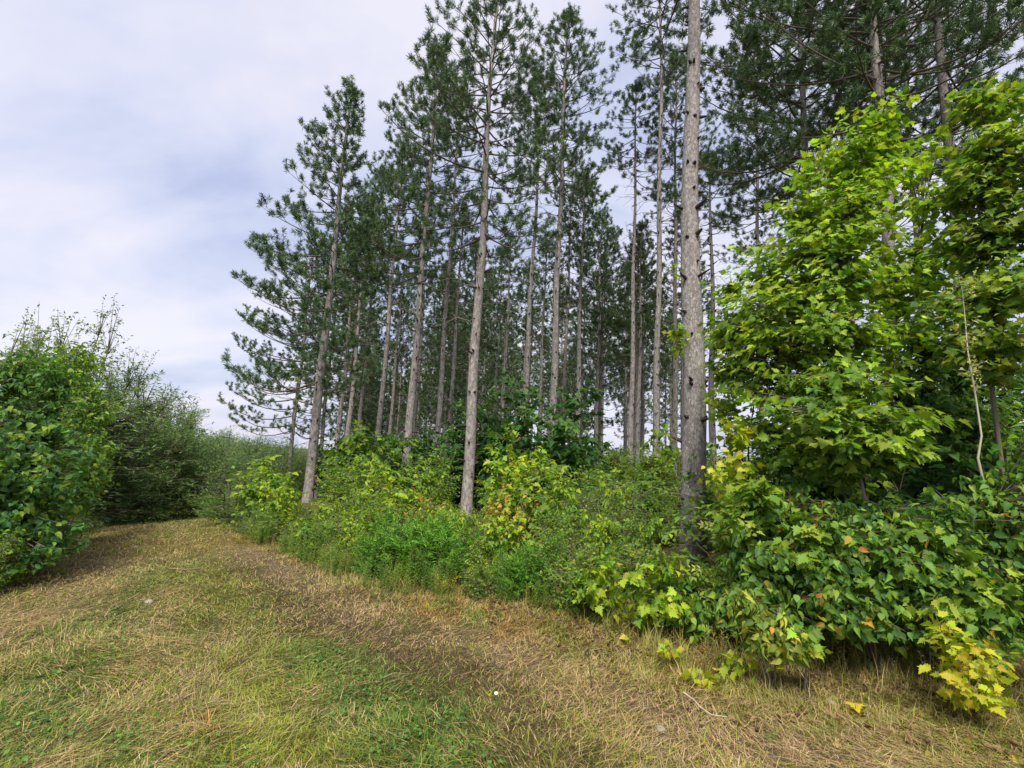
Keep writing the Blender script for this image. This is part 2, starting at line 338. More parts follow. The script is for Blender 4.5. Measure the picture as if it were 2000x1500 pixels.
blades(acc, x, y, tl, rng.uniform(.002, .004, nt_*M_)*np.where(y > 5, 1.5, 1), np.abs(rng.normal(.75, .35, nt_*M_)), rng.uniform(0, 6.283, nt_*M_), c)
tag(ob('grass_tufts', acc.mesh('grass_tufts', M_grass)), 'tufts of longer green and yellow grass scattered over the clearing', 'grass', kind='stuff')
# dry clippings lying flat in swathes
acc = Acc(); n = 80000
x, y = grass_points(n, 2.0, 11, rng, pw=1.35); ed = edge_dist(x, y); dd = np.hypot(x, y)
W = field(x, y)
keep = (dd < ed+0.2) & (rng.random(n) < (0.25+1.6*W[:, 2]+0.8*W[:, 5]+0.5*W[:, 3])*(0.4+1.1*fbm(x, y, 1.1, 55)))
x, y = x[keep], y[keep]; n = len(x); W = W[keep]
Wc = np.stack([W[:, 0]*0.3, 0.25+W[:, 1]*0.7, 0.4+W[:, 2], W[:, 3]*0.8, 0.05+0*x, 0.25+W[:, 5]], -1); Wc /= Wc.sum(-1, keepdims=True)
k, c = pick(Wc, BC*1.05, rng, 0.25)
az = 0.3+3.2*vnoise(x, y, 0.9, 91)+rng.normal(0, 0.6, n)
blades(acc, x, y, rng.uniform(0.04, 0.19, n), rng.uniform(0.0016, 0.0034, n)*(1+0.16*(y-2)), rng.normal(1.48, 0.06, n), az, c, flat=0.05)
tag(ob('grass_clippings', acc.mesh('grass_clippings', M_grass)), 'dry straw coloured clippings lying flat over the mown grass', 'clippings', kind='stuff')

# ------------------------------------------------------------------ leaf templates (unit length, petiole foot at origin, tip +Y)
def fan(outline, cy, fold=0.12, droop=0.16, pet=0.0):
    o2 = np.array(outline, float); full = np.concatenate([o2, (o2[::-1][1:-1])*[-1, 1]]) if abs(o2[0, 0]) < 1e-6 and abs(o2[-1, 0]) < 1e-6 else o2
    V = np.concatenate([[[0, cy]], full]); z = fold*np.abs(V[:, 0])-droop*V[:, 1]**2
    V3 = np.column_stack([V, z]); n_ = len(full)
    Fa = [(0, 1+i, 1+(i+1) % n_) for i in range(n_)]
    if pet:
        b = len(V3); V3 = np.vstack([V3, [[-.012, -pet, 0.02], [.012, -pet, 0.02], [0, 0.05, 0]]]); Fa.append((b, b+1, b+2))
        V3[:, 1] += pet
    return V3, np.array(Fa)
MAPLE = fan([(0, 0), (.16, .0), (.36, -.06), (.27, .13), (.52, .20), (.43, .33), (.60, .52), (.38, .48), (.27, .50), (.31, .68), (.16, .66), (.15, .80), (0, 1)], .28, pet=0.35)
MAPLE_LO = fan([(0, 0), (.33, -.05), (.27, .16), (.58, .42), (.26, .44), (.24, .70), (0, 1)], .28)
HAZEL = fan([(0, 0), (.18, .02), (.31, .18), (.34, .40), (.25, .64), (.10, .86), (0, 1.03)], .42, fold=0.25, droop=0.28)
OVAL = (np.array([(0, 0, 0), (.26, .42, .06), (0, 1, -.14), (-.26, .42, .06), (0, .45, -.03)]), np.array([(0, 1, 4), (1, 2, 4), (2, 3, 4), (3, 0, 4)]))
NARROW = (np.array([(0, 0, 0), (.12, .4, .02), (0, 1, -.16), (-.12, .4, .02)]), np.array([(0, 1, 2), (0, 2, 3)]))
PINN = None
def make_pinnate():
    V = []; Fa = []
    def leafl(bx, by, ang, L):
        ca, sa = math.cos(ang), math.sin(ang); b = len(V)
        for (u, v, z) in [(0, 0, 0), (.2, .42, .03), (0, 1, -.06), (-.2, .42, .03)]:
            V.append((bx+L*(u*ca+v*sa), by+L*(-u*sa+v*ca), z*L-0.15*(by**2)))
        Fa.extend([(b, b+1, b+2), (b, b+2, b+3)])
    for i in range(3):
        for s_ in (-1, 1): leafl(0, 0.28+0.22*i, s_*1.05, 0.36)
    leafl(0, .72, 0, .36)
    b = len(V); V.extend([(-.01, 0, 0), (.01, 0, 0), (0, .75, -.08)]); Fa.append((b, b+1, b+2))
    return np.array(V), np.array(Fa)
PINN = make_pinnate()

def sprays(acc, rng, C, Tt, ell, L, size, tmpl, pal, pw=None, droop=0.35, face=0.3, njit=0.35, mixc=0.6, outw=None):
    """leafy shoots: C shoot tips (N,3), Tt shoot directions, L leaves on each"""
    N = len(C); up = np.array([0, 0, 1.0])
    s_ = np.linspace(0.08, 1.05, L)[None, :, None]+rng.normal(0, 0.06, (N, L, 1))
    side = norm(np.cross(Tt, up)); sgn = np.where(np.arange(L) % 2, 1.0, -1.0)[None, :, None]
    T3 = Tt[:, None, :]; S3 = side[:, None, :]
    e3 = ell[:, None, None]
    pos = C[:, None, :]-T3*e3*(1-s_)+rng.normal(0, 0.035, (N, L, 3))*e3*1.6
    d = T3*(0.25+0.75*np.clip(s_, 0, 1)**2)+S3*sgn*(1.0-0.55*s_)+rng.normal(0, 0.28, (N, L, 3))-up*droop
    d = norm(d)
    ow = outw[:, None, :] if outw is not None else T3
    nr = up*(1-face)+ow*face*1.3+rng.normal(0, njit, (N, L, 3))
    nr = norm(nr-(nr*d).sum(-1, keepdims=True)*d); X = np.cross(d, nr)*rng.uniform(.72, 1.08, (N, L, 1)); nr = nr*rng.uniform(-.2, 2.6, (N, L, 1))
    sz = size*(0.42+0.75*rng.random((N, L))**0.8)
    pal = np.asarray(pal, float); pwv = None if pw is None else np.asarray(pw, float)/np.sum(pw)
    kc = rng.choice(len(pal), N, p=pwv)[:, None]; kl = rng.choice(len(pal), (N, L), p=pwv)
    k = np.where(rng.random((N, L)) < mixc, kc, kl)
    c = pal[k]*(1+rng.normal(0, 0.16, (N, L, 1)))*(1+rng.normal(0, 0.05, (N, L, 3)))
    f = lambda a_: a_.reshape(-1, a_.shape[-1])
    acc.inst(tmpl[0], tmpl[1], f(pos), f(X), f(d), f(nr), sz.ravel(), f(c).clip(0.008, 0.8))

def bush_meshes(seed, stems, ells, ncl, L, size, tmpl, pal, pw=None, droop=0.35, face=0.3, ell_len=0.3, shell=0.5,
                stem_r=0.012, stem_col=(0.16, 0.13, 0.10), twig_r=0.004, njit=0.35, mixc=0.6, name='foliage', upb=0.35, axis=None):
    """stems: list of polylines; ells: (cx,cy,cz, rx,ry,rz, weight); shoots fill the ellipsoids and are tied to the stems by twigs"""
    rng = np.random.default_rng(seed)
    sa = Acc(); SP = []
    for st in stems:
        st = np.array(st, float); K = 9
        tt = np.linspace(0, 1, len(st)); q = np.linspace(0, 1, K)
        pl = np.stack([np.interp(q, tt, st[:, j]) for j in range(3)], -1)
        pl[1:-1] += rng.normal(0, 0.012, (K-2, 3))*np.linalg.norm(pl[-1]-pl[0])
        tubes(sa, pl[None], (stem_r*(1-0.75*q))[None], 6, stem_col)
        q2 = np.linspace(0, 1, 30); SP.append(np.stack([np.interp(q2, q, pl[:, j]) for j in range(3)], -1)[4:])
    SP = np.concatenate(SP)
    E = np.array([e_[:6] for e_ in ells], float); wE = np.array([e_[6] if len(e_) > 6 else e_[3]*e_[4]*e_[5] for e_ in ells], float); wE = wE/wE.sum()
    k = rng.choice(len(E), ncl, p=wE)
    u = norm(rng.normal(0, 1, (ncl, 3))); r_ = rng.random(ncl)**shell
    C = E[k, :3]+u*E[k, 3:6]*r_[:, None]
    C = C[C[:, 2] > 0.04] if axis is None else C
    dv = SP[None]-C[:, None]; hd = np.linalg.norm(dv[..., :2], axis=-1)
    cost = hd+np.where(dv[..., 2] > -0.15*hd, 3.0*(dv[..., 2]+0.15*hd), 0.35*np.abs(dv[..., 2]))
    A = SP[np.argmin(cost, 1)]
    out_ = C-A; Ln = np.linalg.norm(out_, axis=-1, keepdims=True)
    Tt = norm(out_*[1, 1, 0.5]/np.maximum(Ln, .05)+rng.normal(0, 0.28, (len(C), 3))+np.array([0, 0, upb*0.4]))
    q = np.linspace(0, 1, 6)[None, :, None]
    mid = A+(C-A)*0.45+np.array([0, 0, 1.0])*Ln*0.10
    cv = A[:, None]*(1-q)**2+2*mid[:, None]*q*(1-q)+C[:, None]*q**2
    rad = (twig_r*(1+Ln*1.2))*(1-0.8*q[..., 0])
    tubes(sa, cv, rad, 3, stem_col)
    fa = Acc(); cen = (E[:, :3]*wE[:, None]).sum(0)
    ow = norm((C-cen)*[1, 1, 0.3])
    sprays(fa, rng, C, Tt, np.minimum(ell_len*rng.uniform(0.7, 1.2, len(C)), Ln[:, 0]+0.1), L, size, tmpl, pal, pw, droop, face, njit, mixc, ow)
    return sa.mesh('stems', M_twig, True), fa.mesh(name, M_leaf)

def auto_bush(seed, H, W, ncl, L, size, tmpl, pal, nst=7, prof='dome', **kw):
    r2 = np.random.default_rng(seed+900)
    stems = []; ells = []
    for i in range(nst):
        az = r2.uniform(0, 6.283); rr_ = W*r2.uniform(0.25, 0.85); h = H*r2.uniform(0.62, 0.97)*(1-0.25*rr_/W)
        e_ = np.array([math.cos(az)*rr_, math.sin(az)*rr_, h])
        stems.append([(math.cos(az)*0.05*W, math.sin(az)*0.05*W, -0.05), tuple(e_*[.35, .35, .5]), tuple(e_*[.9, .9, .84])])
        ells.append((e_[0], e_[1], e_[2]*0.93, W*r2.uniform(.22, .42), W*r2.uniform(.22, .42), H*r2.uniform(.10, .2)))
        ells.append((e_[0]*.9, e_[1]*.9, e_[2]*0.62, W*r2.uniform(.3, .5), W*r2.uniform(.3, .5), H*.25))
        ells.append((e_[0]*.8, e_[1]*.8, e_[2]*0.3, W*r2.uniform(.35, .5), W*r2.uniform(.35, .5), H*.24))
    return bush_meshes(seed, stems, ells, ncl, L, size, tmpl, pal, **kw)

# palettes (linear albedo)
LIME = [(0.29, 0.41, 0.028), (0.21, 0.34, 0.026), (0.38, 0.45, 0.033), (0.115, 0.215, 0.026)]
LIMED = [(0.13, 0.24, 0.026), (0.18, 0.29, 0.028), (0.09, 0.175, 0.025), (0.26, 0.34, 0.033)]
GREEN = [(0.13, 0.25, 0.034), (0.18, 0.30, 0.038), (0.085, 0.18, 0.028), (0.23, 0.34, 0.04)]
HAZ = [(0.085, 0.20, 0.035), (0.14, 0.27, 0.038), (0.06, 0.14, 0.03), (0.22, 0.33, 0.04), (0.50, 0.30, 0.04), (0.55, 0.20, 0.06)]
HAZW = [3.4, 4, 1.6, 3.8, 0.26, 0.05]
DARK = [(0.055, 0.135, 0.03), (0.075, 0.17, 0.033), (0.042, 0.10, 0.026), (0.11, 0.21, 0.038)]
GREY = [(0.15, 0.23, 0.08), (0.19, 0.27, 0.09), (0.105, 0.175, 0.06)]
YELLOW = [(0.48, 0.46, 0.03), (0.40, 0.44, 0.03), (0.46, 0.38, 0.03), (0.30, 0.40, 0.035)]
ORANGE = [(0.45, 0.34, 0.06), (0.36, 0.38, 0.05), (0.22, 0.30, 0.04), (0.48, 0.25, 0.07)]
RUST = [(0.35, 0.16, 0.06), (0.40, 0.10, 0.05), (0.42, 0.28, 0.08), (0.2, 0.22, 0.05)]

KIND = {}
def kind(name, *a, **k): KIND[name] = (a, k, {})
# name: seed, H, W, clusters, leaves, size, template, palette
kind('lime_maple', 11, 1.6, 0.85, 150, 9, 0.115, MAPLE_LO, LIME, droop=0.45, face=0.35, shell=0.45)
kind('lime_maple_b', 12, 1.6, 0.9, 170, 8, 0.12, MAPLE_LO, LIMED, droop=0.5, face=0.4, shell=0.45)
kind('green_bush', 13, 1.6, 0.95, 240, 12, 0.07, OVAL, GREEN, droop=0.3, face=0.4, shell=0.45)
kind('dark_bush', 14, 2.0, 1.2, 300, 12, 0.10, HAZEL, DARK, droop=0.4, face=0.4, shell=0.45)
kind('narrow_bush', 15, 1.4, 1.0, 420, 18, 0.11, NARROW, [(0.15, 0.33, 0.04), (0.20, 0.38, 0.05), (0.10, 0.25, 0.035)], droop=-0.25, face=0.2, upb=1.6, ell_len=0.24, shell=0.4)
kind('grey_bush', 16, 1.5, 0.8, 380, 14, 0.055, NARROW, GREY, droop=-0.1, face=0.3, upb=1.2, ell_len=0.22)
kind('bramble', 17, 0.9, 0.75, 170, 8, 0.065, OVAL, [(0.17, 0.26, 0.04), (0.10, 0.19, 0.035), (0.26, 0.30, 0.05), (0.42, 0.36, 0.06)], pw=[4, 4, 2, .7], droop=0.2, face=0.5, njit=0.6)
kind('hazel', 18, 2.0, 1.0, 260, 9, 0.085, HAZEL, HAZ, pw=HAZW, droop=0.75, face=0.75, shell=0.4)
kind('orange_bush', 19, 1.1, 0.6, 110, 9, 0.08, MAPLE_LO, ORANGE, droop=0.4, face=0.4)
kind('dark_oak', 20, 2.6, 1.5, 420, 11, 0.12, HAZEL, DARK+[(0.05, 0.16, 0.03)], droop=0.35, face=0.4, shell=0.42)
kind('mid_bush', 21, 1.8, 1.1, 300, 12, 0.075, OVAL, [(0.18, 0.29, 0.035), (0.27, 0.36, 0.04), (0.115, 0.215, 0.03)], droop=0.35, face=0.4, shell=0.42)
NV = {'lime_maple': 3, 'lime_maple_b': 3, 'green_bush': 3, 'mid_bush': 3, 'dark_bush': 2, 'narrow_bush': 2, 'bramble': 3, 'hazel': 3}
placed = 0
rs = random.Random(3)
def bush(kind_, x, y, h, label, name, cat, group=None, wide=1.0, rot=None, dz=0.0):
    global placed
    a, k, cache = KIND[kind_]
    v = rs.randrange(NV.get(kind_, 1))
    if v not in cache:
        sm, fm = auto_bush(a[0]+v*101, *a[1:], **k)
        co = np.empty(len(fm.vertices)*3, np.float32); fm.vertices.foreach_get('co', co); co = co.reshape(-1, 3)
        cache[v] = (sm, fm, float(np.percentile(co[:, 2], 99)), float(np.percentile(np.hypot(co[:, 0], co[:, 1]), 92)))
    sm, fm, zt, rt = cache[v]
    r = bpy.data.objects.new(name, None); sc.collection.objects.link(r)
    r.empty_display_size = 0.3
    r.location = (x, y, g(x, y)+dz); s_ = h/zt; sw = h/a[1]*a[2]/rt*wide
    r.scale = (sw, sw, s_); r.rotation_euler = (0, 0, rs.uniform(0, 6.28) if rot is None else rot)
    ob('stems', sm, r); ob('foliage', fm, r)
    tag(r, label, cat, group); placed += 1
    return r
def at(px, Y):                                        # plan position for a photo column at depth Y
    p_ = P(px, 880, Y); return float(p_[0]), float(Y)
def bushp(kind_, px, pytop, Y, label, name='shrub', cat='shrub', group=None, wide=1.0, **k):
    x, y = at(px, Y); top = P(px, pytop, Y)[2]
    return bush(kind_, x, y, max(0.25, float(top)-g(x, y)), label, name, cat, group, wide, **k)

# ------------------------------------------------------------------ pines
def pine_meshes(seed, H, cb, rmax, D, lean_az=None, asym=0.0, dens=1.0, needles=34, nlen=0.13, nwid=0.0145, stub=True, big=False, bend=0.0, topsharp=0.75, dead=True, cone=0.0):
    """trunk, limbs and needle crown of a red pine; H height, cb crown base, rmax widest branch reach, D trunk diameter"""
    rng = np.random.default_rng(seed)
    K = 40 if not big else 160; sides = 14 if not big else 40
    z = np.linspace(-0.25, H, K); r = D/2*(1-0.80*(np.clip(z, 0, H)/H)**1.15)*(1+0.22*np.exp(-np.clip(z, 0, 9)/0.25)); r[-1] = 0.01
    ph = rng.uniform(0, 6, 2)
    cx = lambda zz: bend*np.sin(zz/H*2.6+ph[0])-bend*np.sin(ph[0])*(1-zz/H)+0.03*np.sin(zz*0.9+ph[1])*np.clip(zz, 0, 3)/3
    cy = lambda zz: 0.03*np.sin(zz*0.8+ph[0])*np.clip(zz, 0, 3)/3
    ta = Acc(); pl = np.stack([cx(z), cy(z), z], -1)
    tubes(ta, pl[None], r[None], sides, (0.3, 0.26, 0.23))
    if big:
        V = ta.v[0]; an = np.arctan2(V[:, 1]-cy(V[:, 2]), V[:, 0]-cx(V[:, 2]))
        dsp = (fbm(an*1.9, V[:, 2], 3.2, 5)-0.5)*0.022+(fbm(an*3, V[:, 2]*.8, 8, 9)-0.5)*0.010
        V[:, 0] += np.cos(an)*dsp; V[:, 1] += np.sin(an)*dsp
    n_bark = sum(len(q) for q in ta.t)
    la = Acc(); TP = []; TD = []
    rad_at = lambda zz: D/2*(1-0.80*(zz/H)**1.15)
    # whorl scars and dead stubs on the clear bole
    zz = 0.9+rng.uniform(0, .4)
    st_p = []; st_r = []; dd_p = []; dd_r = []
    while zz < cb:
        for i in range(rng.integers(3, 6)):
            az = rng.uniform(0, 6.283); dv = np.array([math.cos(az), math.sin(az), rng.uniform(0.0, 0.5)]); rr_ = rad_at(zz)
            b = np.array([cx(zz), cy(zz), zz+rng.normal(0, 0.03)])
            L = rng.uniform(0.02, 0.06) if rng.random() < .8 else rng.uniform(0.06, 0.22)
            sr = rng.uniform(0.015, 0.028)*(D/0.3)
            st_p.append([b+dv*rr_*0.85, b+dv*(rr_+L*.5), b+dv*(rr_+L)]); st_r.append([sr*1.25, sr*.9, sr*0.5])
            if dead and zz > cb*0.55 and rng.random() < 0.75:
                Ld = rng.uniform(0.35, 1.5)*(rmax/2.2); dv2 = norm(dv*[1, 1, .25]); e_ = b+dv2*rr_
                sag = rng.uniform(-0.25, 0.25)
                dd_p.append([e_, e_+dv2*Ld*.35+[0, 0, .06*Ld], e_+dv2*Ld*.7+np.array([0, 0, sag*.5*Ld])+rng.normal(0, .05, 3), e_+dv2*Ld+np.array([0, 0, sag*Ld])+rng.normal(0, .08, 3)])
                dd_r.append([.012, .009, .006, .003])
                for q in range(2):
                    b2 = np.array(dd_p[-1 if q == 0 else -1-q][1 if q == 0 else 2], float); dv3 = norm(dv2+rng.normal(0, .7, 3))
                    dd_p.append([b2, b2+dv3*Ld*.12, b2+dv3*Ld*.25, b2+dv3*Ld*.38+[0, 0, -.03]]); dd_r.append([.006, .005, .004, .002])
        zz += rng.uniform(0.34, 0.5)
    DK = (0.055, 0.042, 0.036)
    tubes(ta, np.array(st_p), np.array(st_r), 5, DK)
    trunk = ta.mesh('trunk', M_bark_big if big else M_bark, True); trunk.materials.append(M_twig)
    mi = np.zeros(len(trunk.polygons), np.int32); mi[n_bark:] = 1; trunk.polygons.foreach_set('material_index', mi)
    if dd_p: tubes(la, np.array(dd_p), np.array(dd_r), 3, (0.16, 0.14, 0.125))
    # live branches
    zz = cb*0.93; bp = []; br = []; sp = []; srd = []
    while zz < H-0.12:
        f = (zz-cb)/(H-cb)
        prof = (1-max(f, 0)**1.6)**topsharp*(0.75+0.25*min(1, (f+0.1)*4)) if f > 0 else 0.8
        prof = prof*(1-cone)+cone*(1-0.86*max(f, 0))
        nb = int(rng.integers(4, 7)); a0 = rng.uniform(0, 6.28)
        for i in range(nb):
            if f < 0.25 and rng.random() < 0.35: continue
            az = a0+i*6.283/nb+rng.normal(0, .25)
            L = rmax*prof*rng.uniform(0.65, 1.12)
            if lean_az is not None: L *= 1+asym*math.cos(az-lean_az)
            L = max(L, 0.22)
            el = math.radians(np.interp(max(f, 0), [0, 0.3, 0.6, 0.85, 1], [-6-9*cone, 6-11*cone, 26-10*cone, 48, 68])+rng.normal(0, 7))
            h = np.array([math.cos(az), math.sin(az), 0]); s_ = np.linspace(0, 1, 8)
            b = np.array([cx(zz), cy(zz), zz+rng.normal(0, .05)])
            zc_ = np.tan(el)*s_*(1-0.25*s_)+np.interp(f, [0, .5, 1], [0.26, 0.2, 0.1])*s_**2.6-np.interp(f, [0, .4], [0.10, 0])*np.sin(s_*3.14)
            cosf = math.cos(el)
            pts = b+L*cosf*(s_[:, None]*h)+np.stack([0*s_, 0*s_, L*cosf*zc_], -1)
            sidev = np.array([-h[1], h[0], 0]); pts = pts+sidev*(L*0.08*np.sin(s_*rng.uniform(2, 4)+rng.uniform(0, 3))-L*.08*math.sin(0))[:, None]*s_[:, None]
            bp.append(pts); r0 = 0.008+0.0085*L; br.append(r0*(1-0.8*s_))
            nt_ = int(max(3, L*4.6*dens)); ts = np.linspace(0.36 if f < .5 else 0.25, 1.0, nt_)
            for j, tq in enumerate(ts):
                b2 = np.array([np.interp(tq, s_, pts[:, q]) for q in range(3)])
                if j == nt_-1: d2 = norm(pts[-1]-pts[-2]+np.array([0, 0, .25*np.linalg.norm(pts[-1]-pts[-2])])); l2 = 0.12
                else:
                    sg = 1 if j % 2 else -1
                    d2 = norm(h*0.75+sidev*sg*rng.uniform(.45, 1.0)+np.array([0, 0, rng.uniform(0.1, .65)+0.4*max(f, 0)]))
                    l2 = (0.20+0.30*L*(1-tq)+0.1)*rng.uniform(.6, 1.1)*min(1, L*1.4)
                cv = np.stack([b2, b2+d2*l2*.5, b2+d2*l2+np.array([0, 0, .06+.10*l2])])
                sp.append(cv); srd.append([.007, .005, .004])
                d3 = norm(cv[2]-cv[1]+np.array([0, 0, .05]))
                TP.append(cv[2]); TD.append(d3)
                TP.append(cv[2]-d3*0.08); TD.append(d3)
                for q in range(int(1+l2*7*dens)):
                    uu = rng.uniform(.35, 1.0); c0 = cv[0]+(cv[2]-cv[0])*uu
                    d4 = norm(d3+norm(rng.normal(0, 1, 3))*0.95+np.array([0, 0, .25])); l4 = rng.uniform(.08, .24)
                    TP.append(c0+d4*l4); TD.append(norm(d4+np.array([0, 0, .3])))
                    sp.append(np.stack([c0, c0+d4*l4*.5, c0+d4*l4])); srd.append([.005, .004, .003])
        zz += rng.uniform(0.32, 0.52)
    # leader
    for q in range(5):
        TP.append(np.array([cx(H), cy(H), H-0.1*q+.05])); TD.append(np.array([0, 0, 1.0]))
    tubes(la, np.array(bp), np.array(br), 5, (0.11, 0.088, 0.075)); tubes(la, np.array(sp), np.array(srd), 3, (0.10, 0.08, 0.06))
    limbs = la.mesh('limbs', M_twig, True)
    TP = np.array(TP); TD = np.array(TD); N = len(TP); M = needles
    na = Acc()
    rv = norm(rng.normal(0, 1, (N, M, 3))); off = rng.uniform(-0.09, 0.02, (N, M, 1))
    d = norm(TD[:, None, :]*rng.uniform(0.25, 1.3, (N, M, 1))+rv*0.85)
    b = TP[:, None, :]+TD[:, None, :]*off
    ln = nlen*rng.uniform(.75, 1.15, (N, M, 1))
    wv = norm(np.cross(d, norm(rng.normal(0, 1, (N, M, 3)))))*nwid*0.5
    tip = b+d*ln; tip[..., 2] -= 0.01
    V = np.stack([b, b+d*ln*.5+wv, tip, b+d*ln*.5-wv], 2).reshape(-1, 3)
    base = (np.arange(N*M)*4)[:, None]
    pal = np.array([(0.078, 0.138, 0.056), (0.108, 0.185, 0.070), (0.062, 0.112, 0.050), (0.15, 0.23, 0.085)])
    c = pal[rng.choice(4, (N, 1), p=[.35, .3, .2, .15])]*(1+rng.normal(0, .15, (N, M, 1)))
    na.add(V, (base+np.array([[0, 1, 2, 3]])), np.repeat(c.reshape(-1, 3).clip(.01, .5), 4, axis=0))
    return trunk, limbs, na.mesh('crown', M_needle)
def pine(ms, x, y, label, group=None, scale=1.0, rot=0.0, name='red_pine', dz=0.0):
    r = bpy.data.objects.new(name, None); sc.collection.objects.link(r); r.location = (x, y, g(x, y)+dz); r.scale = (scale,)*3; r.rotation_euler = (0, 0, rot)
    for nm, me in zip(('trunk', 'limbs', 'crown'), ms): ob(nm, me, r)
    tag(r, label, 'tree', group); return r
def pine_px(px, py, Y, pytop, D, cbpy, rmax, seed, label, group=None, **k):
    k['dens'] = k.get('dens', 1.0)*0.72
    p_ = P(px, py, Y); x = float(p_[0]); gz = g(x, Y)
    H = float(P(px, pytop, Y)[2])-gz; cb = float(P(px, cbpy, Y)[2])-gz
    ms = pine_meshes(seed, H, cb, rmax, D*(1.0 if k.get('big') else 0.88), **k)
    return pine(ms, x, Y, label, group)
PI = math.pi
# front row, left to right (photo column, row, depth, top row, diameter, crown base row, reach)
pine_px(662, 400, 13.8, 165, .32, 730, 2.4, 101, 'leaning grey pine at the open left corner, low branches reaching left over the track', lean_az=PI, asym=.36, dens=1.05, cone=.7)
pine_px(826, 500, 15.2, 90, .31, 520, 2.5, 102, 'second thick pine from the left, clear trunk rising from lime shrubs', lean_az=PI, asym=.2, cone=.6)
pine_px(944, 450, 12.2, -60, .33, 420, 2.6, 103, 'tall straight pine in the middle of the front row with long upswept limbs', lean_az=PI, asym=.12, bend=.05, cone=.3)
pine_px(1096, 350, 16.5, 25, .32, 330, 2.2, 104, 'pine with dense pointed dark green crown standing clear against the sky at top centre')
P5m = None
pine_px(1352, 450, 7.3, -420, .37, -120, 2.4, 105, 'closest and largest pine, scaly grey trunk running out of the picture top', big=True, dens=.9, dead=False)
pine_px(1284, 400, 16.5, -140, .27, 120, 2.1, 106, 'slim pale pine just left of the closest big trunk, crown leaving the picture', bend=.08)
pine_px(1238, 500, 19.5, 170, .27, 300, 1.7, 107, 'slender pine with small high crown, second to the left of the closest big trunk')
pine_px(1042, 400, 19, 150, .28, 330, 2.0, 108, 'slightly curved pine left of the dense pointed crown', bend=.12)
pine_px(886, 400, 18.5, 190, .26, 360, 2.0, 109, 'thin pine directly left of the tall straight middle pine')
pine_px(770, 500, 19, 290, .27, 500, 2.0, 110, 'pine between the leaning corner pine and the second thick pine, trunk ringed with dark stubs')
pine_px(598, 620, 26, 455, .28, 850, 3.6, 111, 'small far pine at the outer left edge, crown seen against open sky', lean_az=PI, asym=.3, dens=.9, cone=.7)
pine_px(655, 600, 27, 400, .27, 790, 2.6, 112, 'thin pine right behind the leaning corner pine', lean_az=PI, asym=.2, dens=.9)
pine_px(728, 560, 26, 330, .26, 640, 2.4, 113, 'bare lower trunk pine with many horizontal dead twigs, left of centre', lean_az=PI, asym=.1)
pine_px(1171, 600, 24, 420, .28, 640, 2.3, 114, 'dark bushy pine with low full crown in the middle gap', dens=1.2)
pine_px(1319, 500, 20, 110, .27, 380, 2.1, 115, 'pine trunk showing half hidden on the left side of the closest big trunk')
pine_px(1112, 500, 25, 300, .26, 480, 2.0, 116, 'thin pine just right behind the dense pointed crown pine')
pine_px(1391, 700, 17, 320, .30, 420, 1.9, 117, 'pine trunk half hidden on the right side of the closest big trunk')
pine_px(985, 680, 38, 590, .26, 780, 2.2, 118, 'small distant pine with pointed light crown in the gap of sky at centre')
# tall pines above the maples on the right
pine_px(1568, 200, 12.5, -300, .30, 330, 3.0, 119, 'dark pine above the lime maple, leftmost of the tall right group', dens=1.1, lean_az=PI, asym=.25)
pine_px(1712, 100, 9.5, -420, .34, 260, 3.0, 120, 'thick shaded pine trunk above the tip of the lime maple', dens=1.1)
pine_px(1838, 100, 10.5, -420, .34, 240, 2.8, 121, 'shaded pine at upper right standing behind the right edge maple', dens=1.1)
pine_px(1645, 300, 17, -150, .30, 380, 2.8, 122, 'further dark pine seen between the two thick trunks at upper right', dens=1.1)
pine_px(1480, 420, 21, 60, .28, 480, 2.3, 123, 'pine with open sky left of it, behind the left shoulder of the lime maple')
pine_px(1775, 250, 16, -100, .30, 330, 2.8, 124, 'deep green pine filling the dark gap over the right maples', dens=1.1)
# variants for the stand behind
VAR = [pine_meshes(200+i, 13.6, hb, rm, .25, dens=dn, needles=16, nwid=.026, nlen=.14, bend=.06*(i % 2)) for i, (hb, rm, dn) in enumerate([(6.4, 1.9, .6), (7.8, 1.7, .6), (5.6, 2.0, .55), (8.4, 1.6, .65), (3.8, 1.9, .65)])]
VLO = [pine_meshes(260+i, 13.6, hb, rm, .25, dens=.7, needles=9, nwid=.035, nlen=.18) for i, (hb, rm) in enumerate([(6.5, 2.0), (7.8, 1.8), (4.0, 2.2)])]
rp = random.Random(8); npine = 0
front = [(float(P(px, py, Y)[0]), Y) for px, py, Y in [(662,400,13.8),(826,500,15.2),(944,450,12.2),(1096,350,16.5),(1352,450,7.3),(1284,400,16.5),(1238,500,19.5),(1042,400,19),(886,400,18.5),(770,500,19),(598,620,26),(655,600,27),(728,560,26),(1171,600,24),(1319,500,20),(1112,500,25),(1391,700,17),(985,680,38),(1568,200,12.5),(1712,100,9.5),(1838,100,10.5),(1645,300,17),(1480,420,21),(1775,250,16)]]
Y = 20.5
while Y < 66:
    xl = float(P(640+min(60, (Y-22)*2.0), 850, Y)[0]); xr = float(P(2080, 850, Y)[0])
    X = xl+rp.uniform(0, 2)
    while X < xr:
        x = X+rp.uniform(-.7, .7); y = Y+rp.uniform(-.8, .8)
        X += 2.25+0.02*Y
        if x/y > 0.35 and y > 34: continue
        if x/y > 0.15 and y > 50: continue
        if min(math.hypot(x-a, y-b) for a, b in front) < 1.5: continue
        if rp.random() < 0.16: continue
        if y < 36 and x/y > 0.42: continue
        pool = VAR if Y < 34 else VLO
        pine(rp.choice(pool), x, y, 'pine of the plantation standing in the deep rows behind the front trees', 'pines in the deep rows of the plantation', rp.uniform(.88, 1.08), rp.uniform(0, 6.28)); npine += 1
    Y += 2.7+0.03*Y
print('pines', npine)

